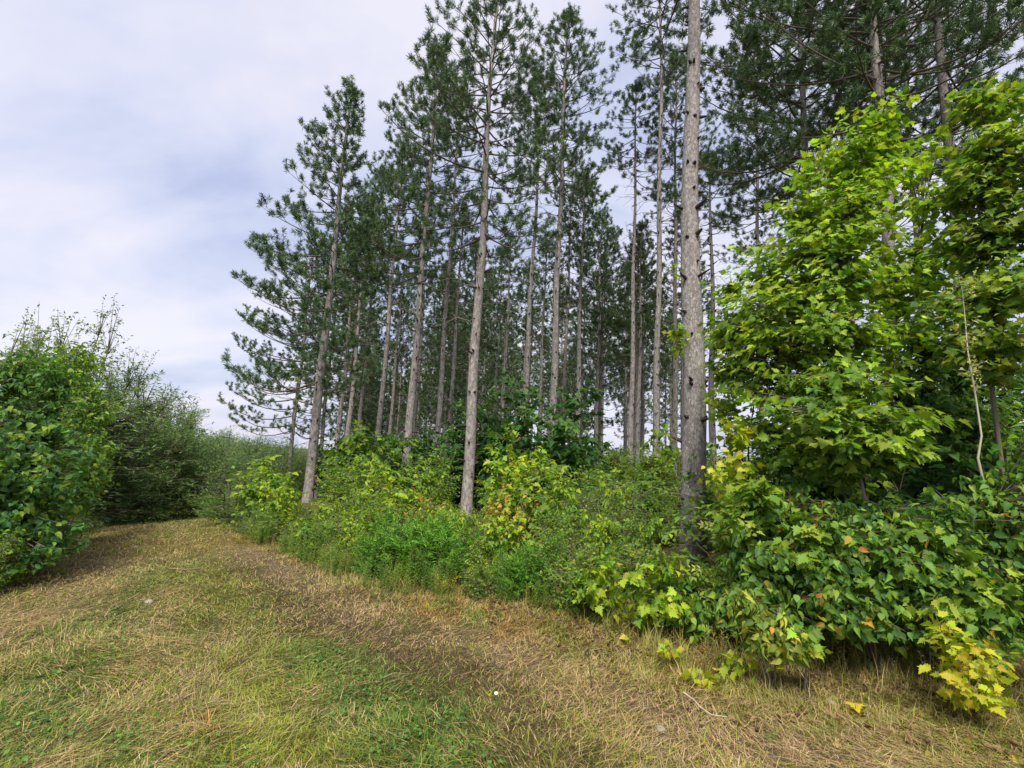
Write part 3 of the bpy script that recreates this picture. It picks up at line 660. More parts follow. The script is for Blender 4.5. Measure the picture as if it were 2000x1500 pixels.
# ------------------------------------------------------------------ left side of the track
LB = dict(droop=.55, face=.6, shell=.45)
def hero(seed, base, stems_px, ells_px, Y, name, cat, label, *a, **k):
    """stems and leaf masses given as photo points at their own depths; built in world metres round the base"""
    b = np.array([base[0], base[1], g(*base)])
    st = [[tuple(P(px, py, yy)-b) if not isinstance(px, str) else tuple(np.array([0, 0, -.05])) for px, py, yy in s_] for s_ in stems_px]
    el = []
    for (px, py, yy, rx, ry, *wt) in ells_px:
        c_ = P(px, py, yy)-b; mpp = yy/F_PX
        dep = rx*mpp if len(wt) < 1 else wt[0]
        el.append((c_[0], c_[1], c_[2], rx*mpp, dep, ry*mpp))
    sm, fm = bush_meshes(seed, st, el, *a, **k)
    r = bpy.data.objects.new(name, None); sc.collection.objects.link(r); r.location = tuple(b)
    ob('stems', sm, r); ob('foliage', fm, r); tag(r, label, cat); return r
B0 = ('b', 0, 0)
xl, yl = at(20, 5.9)
hero(301, (xl, yl), [[B0, (20, 900, 5.9), (30, 720, 5.8)], [B0, (80, 900, 5.8), (110, 760, 6.0)], [B0, (-60, 900, 5.6), (-80, 720, 5.6)]],
     [(30, 735, 5.9, 110, 60), (80, 830, 5.7, 80, 85), (-60, 800, 5.4, 120, 130), (30, 900, 5.3, 130, 90), (110, 960, 5.5, 60, 60), (20, 1000, 5.2, 110, 60), (-60, 1000, 5, 100, 90), (90, 1050, 5.3, 70, 50), (10, 1080, 5.0, 90, 50), (105, 740, 6.0, 50, 45), (130, 890, 5.9, 45, 55)],
     5.8, 'broadleaf_shrub', 'shrub', 'big leaved dark green shrub with yellow green top at the left edge of the picture',
     1150, 9, 0.072, HAZEL, [(0.09, 0.20, 0.04), (0.06, 0.15, 0.04), (0.20, 0.30, 0.035), (0.13, 0.25, 0.04)], pw=[4, 4, 1.5, 2], **LB)
xl, yl = at(150, 7.4)
hero(302, (xl, yl), [[B0, (150, 850, 7.4), (150, 690, 7.4)], [B0, (190, 850, 7.3), (185, 760, 7.3)]],
     [(140, 720, 7.5, 55, 55), (165, 800, 7.3, 60, 60), (175, 900, 7.1, 55, 70), (150, 950, 7.0, 60, 60)],
     7.4, 'alder_bush', 'shrub', 'upright mid green bush close behind the big leaved shrub on the left', 460, 9, 0.065, HAZEL, GREEN, **LB)
kind('aspen', 31, 4.6, 0.95, 480, 14, 0.062, OVAL, [(0.18, 0.25, 0.10), (0.13, 0.20, 0.075), (0.24, 0.30, 0.13)], nst=5, droop=.5, face=.3, njit=.6, stem_r=.03, shell=.7)
kind('left_dark', 32, 3.6, 1.5, 620, 12, 0.085, OVAL, [(0.10, 0.19, 0.065), (0.135, 0.235, 0.08), (0.075, 0.15, 0.055), (0.19, 0.28, 0.10)], nst=9, droop=.45, face=.35, stem_r=.03, shell=.4)
kind('willow', 33, 3.2, 1.3, 640, 16, 0.085, NARROW, [(0.15, 0.24, 0.09), (0.20, 0.29, 0.11), (0.10, 0.18, 0.07)], nst=9, droop=.2, face=.3, stem_r=.025, upb=.9)
NV.update({'aspen': 3, 'left_dark': 3, 'willow': 2})
for (kd, px, pt, Y, wd, lb) in [
    ('aspen', 118, 590, 9.2, .85, 'thin airy aspen whose sparse top rises highest above the left bushes'), ('aspen', 30, 632, 8.8, 1.0, 'pale airy tree top behind the yellow green shrub at the left edge'),
    ('aspen', 205, 680, 10.5, 1.1, 'second airy aspen, right of the highest one on the left'), ('aspen', 75, 650, 10, 1.0, 'loose leaved tree between the two leftmost tops'),
    ('left_dark', 150, 760, 10, .9, 'dark rounded bush below the highest aspen'), ('willow', 235, 750, 12, 1.0, 'grey green bushy tree right of the aspens'),
    ('left_dark', 265, 790, 12.6, 1.0, 'dark broad bush on the far side of the mown track'), ('aspen', 290, 755, 14.2, .9, 'grey green tree with twiggy top in the middle of the left tree line'),
    ('left_dark', 330, 800, 14.2, 1.0, 'dark bushy tree where the left tree line begins to drop'), ('aspen', 345, 775, 16.5, .9, 'twiggy topped tree at the shoulder of the left tree line'),
    ('willow', 300, 800, 13.4, 1.0, 'willowy bush in the middle of the left tree line'), ('left_dark', 375, 835, 16.5, 1.0, 'dark tree lowest before the track bend'),
    ('willow', 410, 858, 18.5, 1.0, 'grey green tree near the end of the track'), ('left_dark', 430, 870, 20, 1.0, 'last dark tree behind the bend of the track'),
    ('willow', 60, 668, 8.6, 1.3, 'soft grey green tree directly behind the big leaved left shrub'), ('willow', 150, 700, 9.6, 1.2, 'soft grey green bushy tree under the highest aspen'), ('willow', 195, 728, 11.0, 1.3, 'soft leaved tree between the aspens and the dark broad bush'),
    ('willow', 262, 758, 12.8, 1.3, 'grey green rounded tree above the dark broad bush'), ('willow', 325, 785, 15.0, 1.3, 'soft grey green tree above the dark bushes near the track end'), ('left_dark', 370, 815, 16.2, 1.4, 'dark green tree where the hedge turns down to the bend'),
    ('willow', 395, 838, 17.5, 1.3, 'soft leaved tree at the bend of the track'), ('willow', 445, 862, 20.5, 1.5, 'pale green tree beyond the end of the mown track'),
    ('left_dark', 205, 820, 10.8, .8, 'dark green bush with low layered branches beside the track')]:
    nm = {'aspen': 'aspen', 'left_dark': 'leafy_tree', 'willow': 'willow'}[kd]
    bushp(kd, px, pt+(14 if kd == 'aspen' else 14), Y, lb, nm, 'tree', wide=min(wd, 1.12))
rl = random.Random(4)
for Y, n, p0, p1 in [(24, 7, 400, 560), (30, 9, 400, 600), (38, 10, 410, 640), (48, 10, 420, 680), (60, 10, 430, 700)]:
    for i in range(n):
        px = p0+(p1-p0)*(i+rl.random()*.8)/n
        x, y = at(px, Y+rl.uniform(-2, 2)); pt = np.interp(px, [400, 450, 500, 560, 700], [845, 858, 866, 876, 884])+rl.uniform(-8, 8)
        h = float(P(px, pt, y)[2])-g(x, y)
        bush(rl.choice(['aspen', 'willow', 'left_dark']), x, y, h, 'tree of the far low tree line beyond the bend of the track', 'far_tree', 'tree', 'far low tree line beyond the track', wide=1.1)
for (kd, px, pt, Y, wd, lb) in [('bramble', 130, 1040, 6.6, 1.2, 'low yellow green weeds at the left border of the track'), ('green_bush', 100, 1020, 5.9, 1.3, 'leafy green shrub at the foot of the big leaved left shrub'), ('green_bush', 155, 985, 7.4, 1.2, 'green shrub beneath the upright bush at the left border'), ('bramble', 90, 1090, 5.6, 1.3, 'weeds spilling onto the mown track at the left edge'),
    ('bramble', 60, 1075, 5.2, 1.0, 'low dark weeds under the big leaved left shrub'),
    ('green_bush', 10, 1040, 4.7, 1.0, 'pale green low shrub in the left margin beside the track'), ('bramble', 250, 1000, 10.5, 1.3, 'low green weeds at the foot of the dark left bushes'),
    ('bramble', 330, 985, 12.5, 1.5, 'far low weeds bordering the track below the dark trees'), ('green_bush', 395, 960, 13.6, 1.3, 'low green bush at the far end of the track'),
    ('bramble', 190, 1015, 8.4, 1.2, 'weeds in the middle of the left border')]:
    bushp(kd, px, pt, Y, lb, 'weed_clump' if kd == 'bramble' else 'shrub', 'weeds' if kd == 'bramble' else 'shrub', wide=wd)

# ------------------------------------------------------------------ shrubs of the central thicket
C = [('grey_bush', 468, 905, 9.6, 1.2, 'feathery grey green shrub on the right side of the track bend'), ('lime_maple', 520, 900, 10.2, 1.1, 'yellow green maple bush at the left end of the thicket'),
 ('lime_maple_b', 535, 925, 9.2, 1.0, 'lime bush just left of the foot of the leaning corner pine'), ('grey_bush', 505, 990, 8.6, 1.2, 'low olive shrub at the track corner'),
 ('green_bush', 700, 890, 11.5, 1.0, 'green bush just right of the foot of the leaning corner pine'), ('lime_maple', 660, 985, 8.6, 1.0, 'broad lime maple bush in front of the leaning corner pine'),
 ('dark_bush', 700, 850, 14.5, 1.1, 'dark green bush under the bare lower trunk pine'), ('lime_maple_b', 715, 835, 13.4, .9, 'light green maple sapling standing out before the dark bush'),
 ('mid_bush', 735, 900, 10.2, 1.2, 'green maple bush left of the second thick pine'), ('lime_maple', 775, 935, 8.9, 1.0, 'bright lime bush at the foot of the second thick pine'),
 ('mid_bush', 700, 985, 7.8, 1.2, 'mixed leafy shrub in the left part of the thicket'), ('green_bush', 620, 1010, 7.9, 1.2, 'low leafy shrub near the left end of the thicket'),
 ('lime_maple_b', 850, 905, 11.5, .7, 'lime bush between the second thick pine and the tall straight pine'), ('green_bush', 820, 975, 8.0, 1.1, 'grey green shrub left of the tall straight pine'),
 ('orange_bush', 868, 975, 8.2, 1.0, 'shrub with yellow and rusty leaves just left of the tall straight pine'), ('dark_bush', 800, 850, 15.5, 1.0, 'dark bush behind the second thick pine'),
 ('narrow_bush', 845, 1005, 6.6, 1.15, 'dense bright green narrow leaved shrub at the front of the thicket'), ('narrow_bush', 770, 1040, 6.2, .8, 'small narrow leaved shrub left of the dense bright one'),
 ('narrow_bush', 1030, 1070, 5.7, .8, 'round feathery green shrub at the front, right of the dense bright one'), ('dark_oak', 1040, 765, 14.2, 1.0, 'tall dark green bush in the middle under the pines'),
 ('dark_oak', 975, 800, 14.8, .9, 'dark bush right of the tall straight pine'), ('dark_bush', 905, 830, 15.5, 1.0, 'dark bush behind the tall straight pine'),
 ('lime_maple', 1020, 890, 9.8, 1.0, 'lime maple bush with layered leaves right of the tall straight pine'), ('mid_bush', 1000, 925, 10.4, .8, 'olive green shrub beside the foot of the tall straight pine'),
 ('orange_bush', 1010, 965, 8.1, .9, 'small orange tinted shrub in the middle of the thicket'), ('lime_maple_b', 1060, 950, 8.4, 1.1, 'green maple shrub right of the orange tinted one'),
 ('mid_bush', 960, 1000, 7.2, 1.0, 'yellow green shrub left of the orange tinted one'), ('dark_bush', 1140, 860, 15, 1.2, 'dark green bush beneath the dense pointed crown pine'),
 ('green_bush', 1130, 950, 10.8, 1.2, 'deep green shrub right of centre'), ('mid_bush', 1180, 890, 13.5, 1.3, 'green shrub in the mid distance right of centre'),
 ('grey_bush', 1180, 940, 8.2, 1.3, 'fine leaved green shrub left of the slim pale pine'), ('mid_bush', 1240, 885, 14.5, 1.3, 'green shrub under the slender pine with small crown'),
 ('lime_maple_b', 1310, 850, 12, .8, 'yellowish sapling behind the slim pale pine'), ('green_bush', 1300, 940, 9.6, 1.1, 'leafy shrub at the foot of the slim pale pine'),
 ('mid_bush', 1120, 1000, 7.3, 1.1, 'shrub with light leaves right of the orange tinted one'), ('green_bush', 1205, 985, 7.6, 1.0, 'deep green shrub left of the closest big trunk'),
 ('bramble', 1180, 1040, 5.9, 1.2, 'tangle of small leaved bramble in front of the thicket right of centre'), ('hazel', 1225, 1060, 5.8, .8, 'yellowing hazel bush left of the closest big trunk'),
 ('bramble', 1110, 1090, 5.5, 1.2, 'pale speckled bramble clump at the thicket front'), ('mid_bush', 1380, 880, 10.5, 1.2, 'green shrub right behind the closest big trunk'),
 ('hazel', 1160, 1100, 5.2, 1.0, 'low yellow green hazel at the left end of the right hand shrubs'), ('green_bush', 900, 1010, 7.0, 1.0, 'shrub in front of the foot of the tall straight pine'),
 ('bramble', 640, 1070, 6.9, 1.2, 'low pale green weeds at the front left of the thicket'), ('bramble', 960, 1110, 5.7, 1.1, 'low speckled weeds between the two feathery shrubs')]
for (kd, px, pt, Y, wd, lb) in C:
    nm = {'lime_maple': 'maple_sapling', 'lime_maple_b': 'maple_sapling', 'hazel': 'hazel_bush', 'bramble': 'bramble'}.get(kd, 'shrub')
    bushp(kd, px, pt, Y, lb, nm, 'shrub', wide=wd)
for (kd, px, pt, Y, wd, lb) in [
 ('mid_bush', 545, 1000, 8.0, 1.2, 'yellow green bush spilling onto the track at the left tip of the thicket'), ('green_bush', 590, 1045, 7.2, 1.2, 'low green bush second from the left tip of the thicket edge'),
 ('lime_maple_b', 630, 1020, 7.1, 1.1, 'lime bush at the thicket edge below the leaning corner pine'), ('mid_bush', 598, 978, 9.0, .8, 'small green bush directly in front of the foot of the leaning corner pine'), ('lime_maple', 912, 995, 8.0, .6, 'small lime maple bush hiding the very foot of the tall straight pine'),
 ('mid_bush', 680, 1060, 6.5, 1.2, 'low bright bush at the edge left of the narrow leaved shrubs'),
 ('narrow_bush', 900, 1020, 6.2, .9, 'bright narrow leaved shrub adjoining the dense bright one on its right'), ('narrow_bush', 800, 1020, 6.3, .9, 'bright narrow leaved shrub adjoining the dense bright one on its left'),
 ('mid_bush', 960, 1060, 5.9, 1.1, 'leafy green bush between the narrow leaved shrubs and the round feathery one'), ('narrow_bush', 1075, 1060, 5.6, .8, 'bright feathery shrub just right of the round feathery one'),
 ('mid_bush', 1120, 1060, 5.6, 1.1, 'speckled green bush left of the right hand shrubs'), ('lime_maple', 1000, 1010, 6.7, 1.0, 'lime leaved bush behind the round feathery shrub'),
 ('mid_bush', 730, 970, 8.4, 1.0, 'bright green bush in the second row of the thicket, left part'), ('lime_maple', 545, 950, 8.8, .9, 'yellow green bush beside the foot of the leaning corner pine'),
 ('mid_bush', 830, 955, 9.0, .9, 'bright green bush in the second row behind the rusty tinted shrub'), ('mid_bush', 1080, 905, 10.2, 1.4, 'bright green bush in the second row right of the lime maple bush'),
 ('lime_maple_b', 1140, 985, 8.2, 1.1, 'lime green bush among fine leaved shrubs right of centre'), ('lime_maple_b', 1260, 900, 11.0, 1.1, 'light green bush beyond the slim pale pine'),
 ('green_bush', 860, 880, 13.6, 1.1, 'deep green bush in the shade beside the second thick pine'), ('green_bush', 1200, 920, 10.8, 1.4, 'rich green bush in the shade right of centre'),
 ('mid_bush', 670, 920, 15.2, 1.0, 'bright shrub filling the space behind the leaning corner pine foot'), ('narrow_bush', 450, 965, 10.6, 1.2, 'soft green shrub at the inside of the track bend')]:
    bushp(kd, px, pt, Y, lb, 'maple_sapling' if kd.startswith('lime') else 'shrub', 'shrub', wide=wd)
for (kd, px, pt, Y, wd, lb) in [('lime_maple', 1090, 925, 8.6, .65, 'upright lime maple seedling right of the lime maple bush, above the fine leaved shrubs'), ('lime_maple', 1165, 1005, 6.9, .65, 'lime maple seedling among the speckled brambles'),
 ('lime_maple', 880, 990, 7.3, .6, 'lime maple seedling just in front of the tall straight pine foot'), ('lime_maple_b', 1262, 1010, 6.5, .6, 'green maple seedling left of the closest big trunk foot'), ('lime_maple', 705, 1000, 7.4, .65, 'lime maple seedling in the left part of the thicket front'),
 ('lime_maple', 1195, 940, 8.9, .6, 'yellow green maple seedling left of the slim pale pine foot'), ('lime_maple', 745, 900, 11.4, .7, 'yellow green maple seedling leaning against the second thick pine'), ('lime_maple', 1010, 845, 12.6, .7, 'lime maple seedling before the tall dark green bush'),
 ('narrow_bush', 1190, 1075, 5.7, .55, 'small feathery shrub among the brambles right of centre'), ('hazel', 1095, 985, 7.4, .7, 'yellow dotted hazel in the middle of the thicket')]:
    bushp(kd, px, pt, Y, lb, {'narrow_bush': 'shrub', 'hazel': 'hazel_bush'}.get(kd, 'maple_sapling'), 'shrub', wide=wd)
# forest floor shrubs further back
rb = random.Random(12)
for Y, n in [(16, 10), (20, 13), (25, 14), (31, 15), (38, 15), (47, 14), (58, 14)]:
    for i in range(n):
        px = np.interp((i+rb.random()*.8)/n, [0, 1], [690 if Y > 14 else 760, 2050 if Y > 14 else 1330])
        x, y = at(px, Y+rb.uniform(-1.5, 1.5)); h = rb.uniform(1.0, 1.9)*np.interp(Y, [12, 30, 60], [1, 1.15, 1.5])
        if Y < 18: h = min(h, 1.5)
        bush(rb.choice(['mid_bush', 'green_bush', 'dark_bush', 'dark_bush', 'mid_bush', 'lime_maple_b']), x, y, h, 'understory shrub on the forest floor among the pine trunks', 'understory_shrub', 'shrub', 'understory shrubs among the pines', wide=rb.uniform(1.2, 1.7))

# ------------------------------------------------------------------ herbs along the thicket front
def herb_mesh(seed, H, L, size, pal, nst, spread, tmpl=NARROW, flower=None):
    rng = np.random.default_rng(seed); sa = Acc(); fa = Acc(); fl = Acc()
    for i in range(nst):
        az = rng.uniform(0, 6.28); r_ = spread*math.sqrt(rng.random()); b = np.array([r_*math.cos(az), r_*math.sin(az), -0.02]); h = H*rng.uniform(.65, 1.05)
        tip = b+np.array([rng.normal(0, .10)*h, rng.normal(0, .10)*h, h]); q = np.linspace(0, 1, 6)[:, None]
        pl = b*(1-q)+tip*q; tubes(sa, pl[None], (0.003*(1-.6*q[:, 0]))[None], 3, (0.16, 0.18, 0.05))
        t_ = np.linspace(.15, 1, L)[:, None]; pos = b*(1-t_)+tip*t_
        ang = np.arange(L)*2.4+rng.uniform(0, 6); d = norm(np.stack([np.cos(ang), np.sin(ang), 0.35+.5*t_[:, 0]], -1)+rng.normal(0, .15, (L, 3)))
        nr = norm(np.array([0, 0, 1.])-d*d[:, 2:3]); X = np.cross(d, nr)
        pa = np.array(pal); c = pa[rng.choice(len(pa), L)]*(1+rng.normal(0, .15, (L, 1)))
        fa.inst(tmpl[0], tmpl[1], pos, X, d, nr, size*rng.uniform(.7, 1.1, L)*(1-.35*t_[:, 0]), c.clip(.01, .8))
        if flower:
            n = 40; tt = rng.random(n)[:, None]; pos = tip+np.array([0, 0, -.13])*tt+rng.normal(0, .025, (n, 3))*(0.5+tt)
            d = norm(rng.normal(0, 1, (n, 3))); nr = norm(np.cross(d, rng.normal(0, 1, (n, 3))))
            fl.inst(OVAL[0], OVAL[1], pos, np.cross(d, nr), d, nr, rng.uniform(.01, .022, n), np.tile(np.array(flower), (n, 1)))
    r = [('stems', sa.mesh('stems', M_twig)), ('leaves', fa.mesh('leaves', M_leaf))]
    if flower: r.append(('flowers', fl.mesh('flowers', M_leaf)))
    return r
def herb(ms, x, y, s_, label, name, cat, group=None, rot=None):
    r = bpy.data.objects.new(name, None); sc.collection.objects.link(r); r.location = (x, y, g(x, y)); r.scale = (s_,)*3
    r.rotation_euler = (0, 0, rs.uniform(0, 6.28) if rot is None else rot)
    for nm, me in ms: ob(nm, me, r)
    return tag(r, label, cat, group)
GR = [(0.16, 0.27, 0.05), (0.11, 0.21, 0.045), (0.22, 0.31, 0.06)]
HB = [herb_mesh(401, .55, 22, .075, GR, 7, .13), herb_mesh(402, .45, 18, .07, [(0.28, 0.33, 0.06), (0.20, 0.28, 0.05)], 8, .15), herb_mesh(403, .6, 26, .07, [(0.10, 0.21, 0.05), (0.14, 0.25, 0.06)], 6, .12)]
GOLD = herb_mesh(404, .55, 24, .075, GR, 3, .06, flower=(0.70, 0.42, 0.03))
DRY = [herb_mesh(405, .35, 12, .05, [(0.35, 0.20, 0.08), (0.42, 0.30, 0.12), (0.25, 0.24, 0.07)], 6, .12), herb_mesh(406, .28, 9, .04, [(0.20, 0.13, 0.07), (0.30, 0.22, 0.10), (.22, .24, .06)], 7, .14)]
BRO = [herb_mesh(407, .22, 10, .045, [(0.08, 0.19, 0.04), (0.12, 0.24, 0.045)], 7, .12, OVAL), herb_mesh(408, .3, 10, .05, [(0.2, 0.28, 0.045), (0.36, 0.36, 0.05), (.5, .35, .05)], 6, .12, OVAL)]
rh = random.Random(21)
for i in range(150):
    u = rh.random(); px = 470+u*760; k = int(np.clip(np.searchsorted(EX, 0), 0, 0))
    q = np.interp(px, [425, 480, 560, 640, 740, 850, 960, 1060, 1160, 1260], range(10)); j = int(q); f = q-j
    ex = EDGE[j][0]*(1-f)+EDGE[min(j+1, 16)][0]*f; ey = EDGE[j][1]*(1-f)+EDGE[min(j+1, 16)][1]*f
    b_ = abs(rh.gauss(0, .55)); L_ = math.hypot(ex, ey); x, y = ex*(1+b_/L_), ey*(1+b_/L_)
    tall = min(1.0, .45+b_*.7)
    if u > .6 and rh.random() < .5: ms, nm, gl = rh.choice(BRO), 'leafy_weed', ('small leafy weed at the front edge of the thicket', 'leafy weeds along the thicket edge')
    elif rh.random() < .2: ms, nm, gl = rh.choice(DRY), 'dry_weed', ('rusty half dried weed at the edge of the mown grass', 'dry weeds along the thicket edge')
    else: ms, nm, gl = rh.choice(HB), 'goldenrod', ('upright narrow leaved green goldenrod without flowers at the thicket edge', 'green goldenrods along the thicket edge')
    herb(ms, x, y, tall*rh.uniform(.8, 1.25), gl[0], nm, 'weed', gl[1])
for i in range(70):
    px = rh.uniform(1150, 2050); q = np.interp(px, [1160, 1260, 1360, 1480, 1620, 1760, 1900, 2060], range(8, 16)); j = int(q); f = q-j
    ex = EDGE[j][0]*(1-f)+EDGE[min(j+1, 16)][0]*f; ey = EDGE[j][1]*(1-f)+EDGE[min(j+1, 16)][1]*f
    b_ = rh.uniform(-.25, .35); L_ = math.hypot(ex, ey)
    ms, gl = (rh.choice(BRO), ('small leafy weed at the foot of the right hand hazels', 'leafy weeds under the hazels')) if rh.random() < .5 else (rh.choice(DRY), ('short dry weed at the foot of the right hand hazels', 'dry weeds under the hazels'))
    herb(ms, ex*(1+b_/L_), ey*(1+b_/L_), rh.uniform(.5, 1.0), gl[0], 'leafy_weed' if 'leafy' in gl[0] else 'dry_weed', 'weed', gl[1])
for px, py, lb in [(855, 1180, 'goldenrod with orange yellow flower head, left of the pair before the bright shrub'), (876, 1180, 'goldenrod with orange yellow flower head, right of the pair before the bright shrub')]:
    x, y = G(px, py); herb(GOLD, x, y, .62, lb, 'flowering_goldenrod', 'flower')
# clover and low broadleaf ground cover in the green patches
acc = Acc(); n = 30000; x, y = grass_points(n, 2.0, 6.5, rng, pw=1.2); W = field(x, y)
keep = (rng.random(n) < (W[:, 0]*1.3-0.3)) & (np.hypot(x, y) < edge_dist(x, y)); x, y = x[keep], y[keep]; n = len(x)
d = norm(np.stack([rng.normal(0, 1, n), rng.normal(0, 1, n), rng.normal(0, .25, n)], -1)); nr = norm(np.array([0, 0, 1.])+rng.normal(0, .3, (n, 3))); nr = norm(nr-(nr*d).sum(-1, keepdims=True)*d)
acc.inst(OVAL[0]*[1.4, 1, 1], OVAL[1], np.stack([x, y, gh(x, y)+rng.uniform(.01, .055, n)], -1), np.cross(d, nr), d, nr, rng.uniform(.015, .036, n), (np.array([(0.08, 0.20, 0.04), (0.12, 0.26, 0.05), (0.05, 0.13, 0.03)])[rng.integers(0, 3, n)]*(1+rng.normal(0, .2, (n, 1)))).clip(.01, .6))
tag(ob('clover', acc.mesh('clover', M_leaf)), 'low green clover leaves in the green patches of the grass', 'ground cover', kind='stuff')

# brown leaf litter in the shade of the hazels and under the thicket rim
acc = Acc(); n = 5200; pxl = rng.uniform(900, 2100, n); qq = np.interp(pxl, [960, 1060, 1160, 1260, 1360, 1480, 1620, 1760, 1900, 2060], range(6, 16)); jj = qq.astype(int); ff = qq-jj
Ea = np.array(EDGE); exy = Ea[jj]*(1-ff)[:, None]+Ea[np.minimum(jj+1, 16)]*ff[:, None]; LL = np.linalg.norm(exy, axis=1, keepdims=True); exy = exy*(1+np.where(rng.random((n, 1)) < .8, rng.normal(.12, .25, (n, 1)), rng.uniform(-1.1, 0, (n, 1)))/LL)
x, y = exy[:, 0], exy[:, 1]
d = norm(np.stack([rng.normal(0, 1, n), rng.normal(0, 1, n), rng.normal(0, .25, n)], -1)); nr = norm(np.array([0, 0, 1.])+rng.normal(0, .35, (n, 3))); nr = norm(nr-(nr*d).sum(-1, keepdims=True)*d)
LC = np.array([(0.16, 0.09, 0.045), (0.24, 0.15, 0.075), (0.10, 0.06, 0.035), (0.33, 0.24, 0.12), (0.45, 0.33, 0.06)])[rng.choice(5, n, p=[.34, .28, .22, .13, .03])]
acc.inst(HAZEL[0]*[1, 1, 1.8], HAZEL[1], np.stack([x, y, gh(x, y)+rng.uniform(.008, .03, n)], -1), np.cross(d, nr), d, nr, rng.uniform(.025, .06, n), (LC*(1+rng.normal(0, .2, (n, 1)))).clip(.01, .6))
tag(ob('leaf_litter', acc.mesh('leaf_litter', M_leaf)), 'brown dead leaves lying under the rim of the shrubs', 'leaf litter', kind='stuff')

# ------------------------------------------------------------------ right hand maples and hazels
def base_at(px, Y): x, y = at(px, Y); return (x, y)
# main lime maple
hero(508, base_at(1450, 6.3), [[B0, (1450, 850, 6.3), (1420, 650, 6.2), (1430, 560, 6.2)], [B0, (1460, 850, 6.3), (1480, 700, 6.2)]],
     [(1430, 560, 6.2, 45, 35), (1410, 650, 6.1, 45, 35), (1440, 720, 6.1, 60, 30), (1410, 790, 6.0, 40, 25), (1480, 640, 6.2, 50, 40)],
     6.2, 'maple_sapling', 'tree', 'slender maple sapling filling the gap between the closest big trunk and the tall lime maple', 150, 11, 0.085, MAPLE, LIME, droop=.5, face=.35, ell_len=.38, stem_r=.015, stem_col=(.08, .07, .06), shell=.6)
hero(501, base_at(1690, 5.6), [[B0, (1672, 950, 5.5), (1650, 800, 5.45), (1640, 600, 5.4), (1690, 330, 5.4), (1720, 230, 5.4)], [B0, (1655, 850, 5.5), (1600, 600, 5.3), (1560, 430, 5.3)], [B0, (1700, 850, 5.5), (1760, 620, 5.5), (1800, 420, 5.5)]],
     [(1700, 225, 5.4, 85, 42), (1740, 290, 5.4, 100, 50), (1650, 310, 5.4, 110, 60), (1590, 400, 5.3, 95, 60), (1690, 400, 5.3, 120, 70), (1760, 480, 5.4, 80, 50),
      (1570, 480, 5.2, 100, 55), (1660, 540, 5.2, 120, 70), (1480, 590, 5.2, 85, 60), (1580, 620, 5.1, 130, 60), (1700, 650, 5.1, 120, 60), (1450, 660, 5.2, 70, 45), (1790, 320, 5.5, 45, 30), (1640, 470, 5.3, 120, 60), (1530, 560, 5.2, 90, 60), (1640, 730, 5.2, 130, 50), (1740, 560, 5.4, 100, 60), (1430, 600, 5.2, 50, 35), (1425, 700, 5.2, 45, 30), (1480, 500, 5.2, 55, 35), (1440, 780, 5.2, 50, 28)],
     5.4, 'maple_tree', 'tree', 'tall lime green young maple right of the closest big trunk', 700, 13, 0.092, MAPLE, LIME, pw=[3, 3, 1.3, 2], droop=.5, face=.35, ell_len=.42, stem_r=.028, twig_r=.004, shell=.55, njit=.3)
hero(502, base_at(1520, 5.9), [[B0, (1525, 850, 5.9), (1540, 650, 5.8), (1500, 520, 5.8)], [B0, (1560, 850, 5.9), (1600, 700, 5.9)]],
     [(1440, 620, 5.8, 70, 60), (1500, 700, 5.7, 110, 50), (1430, 760, 5.6, 60, 40), (1580, 760, 5.6, 110, 40), (1520, 540, 6, 80, 50), (1540, 860, 5.6, 100, 45), (1640, 820, 5.8, 100, 50), (1470, 820, 5.5, 70, 40), (1600, 920, 5.4, 120, 40), (1500, 640, 5.7, 110, 50)],
     5.8, 'maple_tree', 'tree', 'spreading mid green maple below and left of the tall lime maple', 430, 13, 0.088, MAPLE, LIMED, droop=.5, face=.35, ell_len=.4, stem_r=.022, stem_col=(.08, .07, .06), shell=.6)
hero(503, base_at(1680, 4.7), [[B0, (1685, 1000, 4.7), (1660, 850, 4.7), (1650, 760, 4.6)]],
     [(1660, 755, 4.5, 110, 28), (1600, 800, 4.4, 110, 28), (1740, 820, 4.5, 110, 30), (1660, 870, 4.5, 130, 35), (1560, 740, 4.6, 60, 20)],
     4.6, 'maple_sapling', 'tree', 'flat topped maple sapling with mottled grey stem in front of the tall lime maple', 170, 13, 0.105, MAPLE, LIMED, droop=.42, face=.2, ell_len=.42, stem_r=.02, stem_col=(.28, .24, .19))
hero(504, base_at(1990, 4.6), [[B0, (1960, 800, 4.6), (1930, 500, 4.6), (1930, 250, 4.6)], [B0, (2040, 800, 4.5), (2050, 450, 4.4)]],
     [(1900, 205, 4.7, 60, 40), (1975, 190, 4.6, 70, 50), (1950, 290, 4.6, 95, 60), (1880, 370, 4.7, 90, 50), (1970, 430, 4.5, 100, 70), (1870, 470, 4.7, 90, 50), (1960, 560, 4.4, 100, 70), (1850, 590, 4.7, 90, 50), (2060, 400, 4.3, 90, 200), (1930, 680, 4.5, 110, 60)],
     4.6, 'maple_tree', 'tree', 'maple crowding the right edge of the picture with yellow green top leaves', 600, 13, 0.088, MAPLE, LIMED+[(.30, .36, .05)], droop=.5, face=.4, ell_len=.38, stem_r=.026, shell=.55)
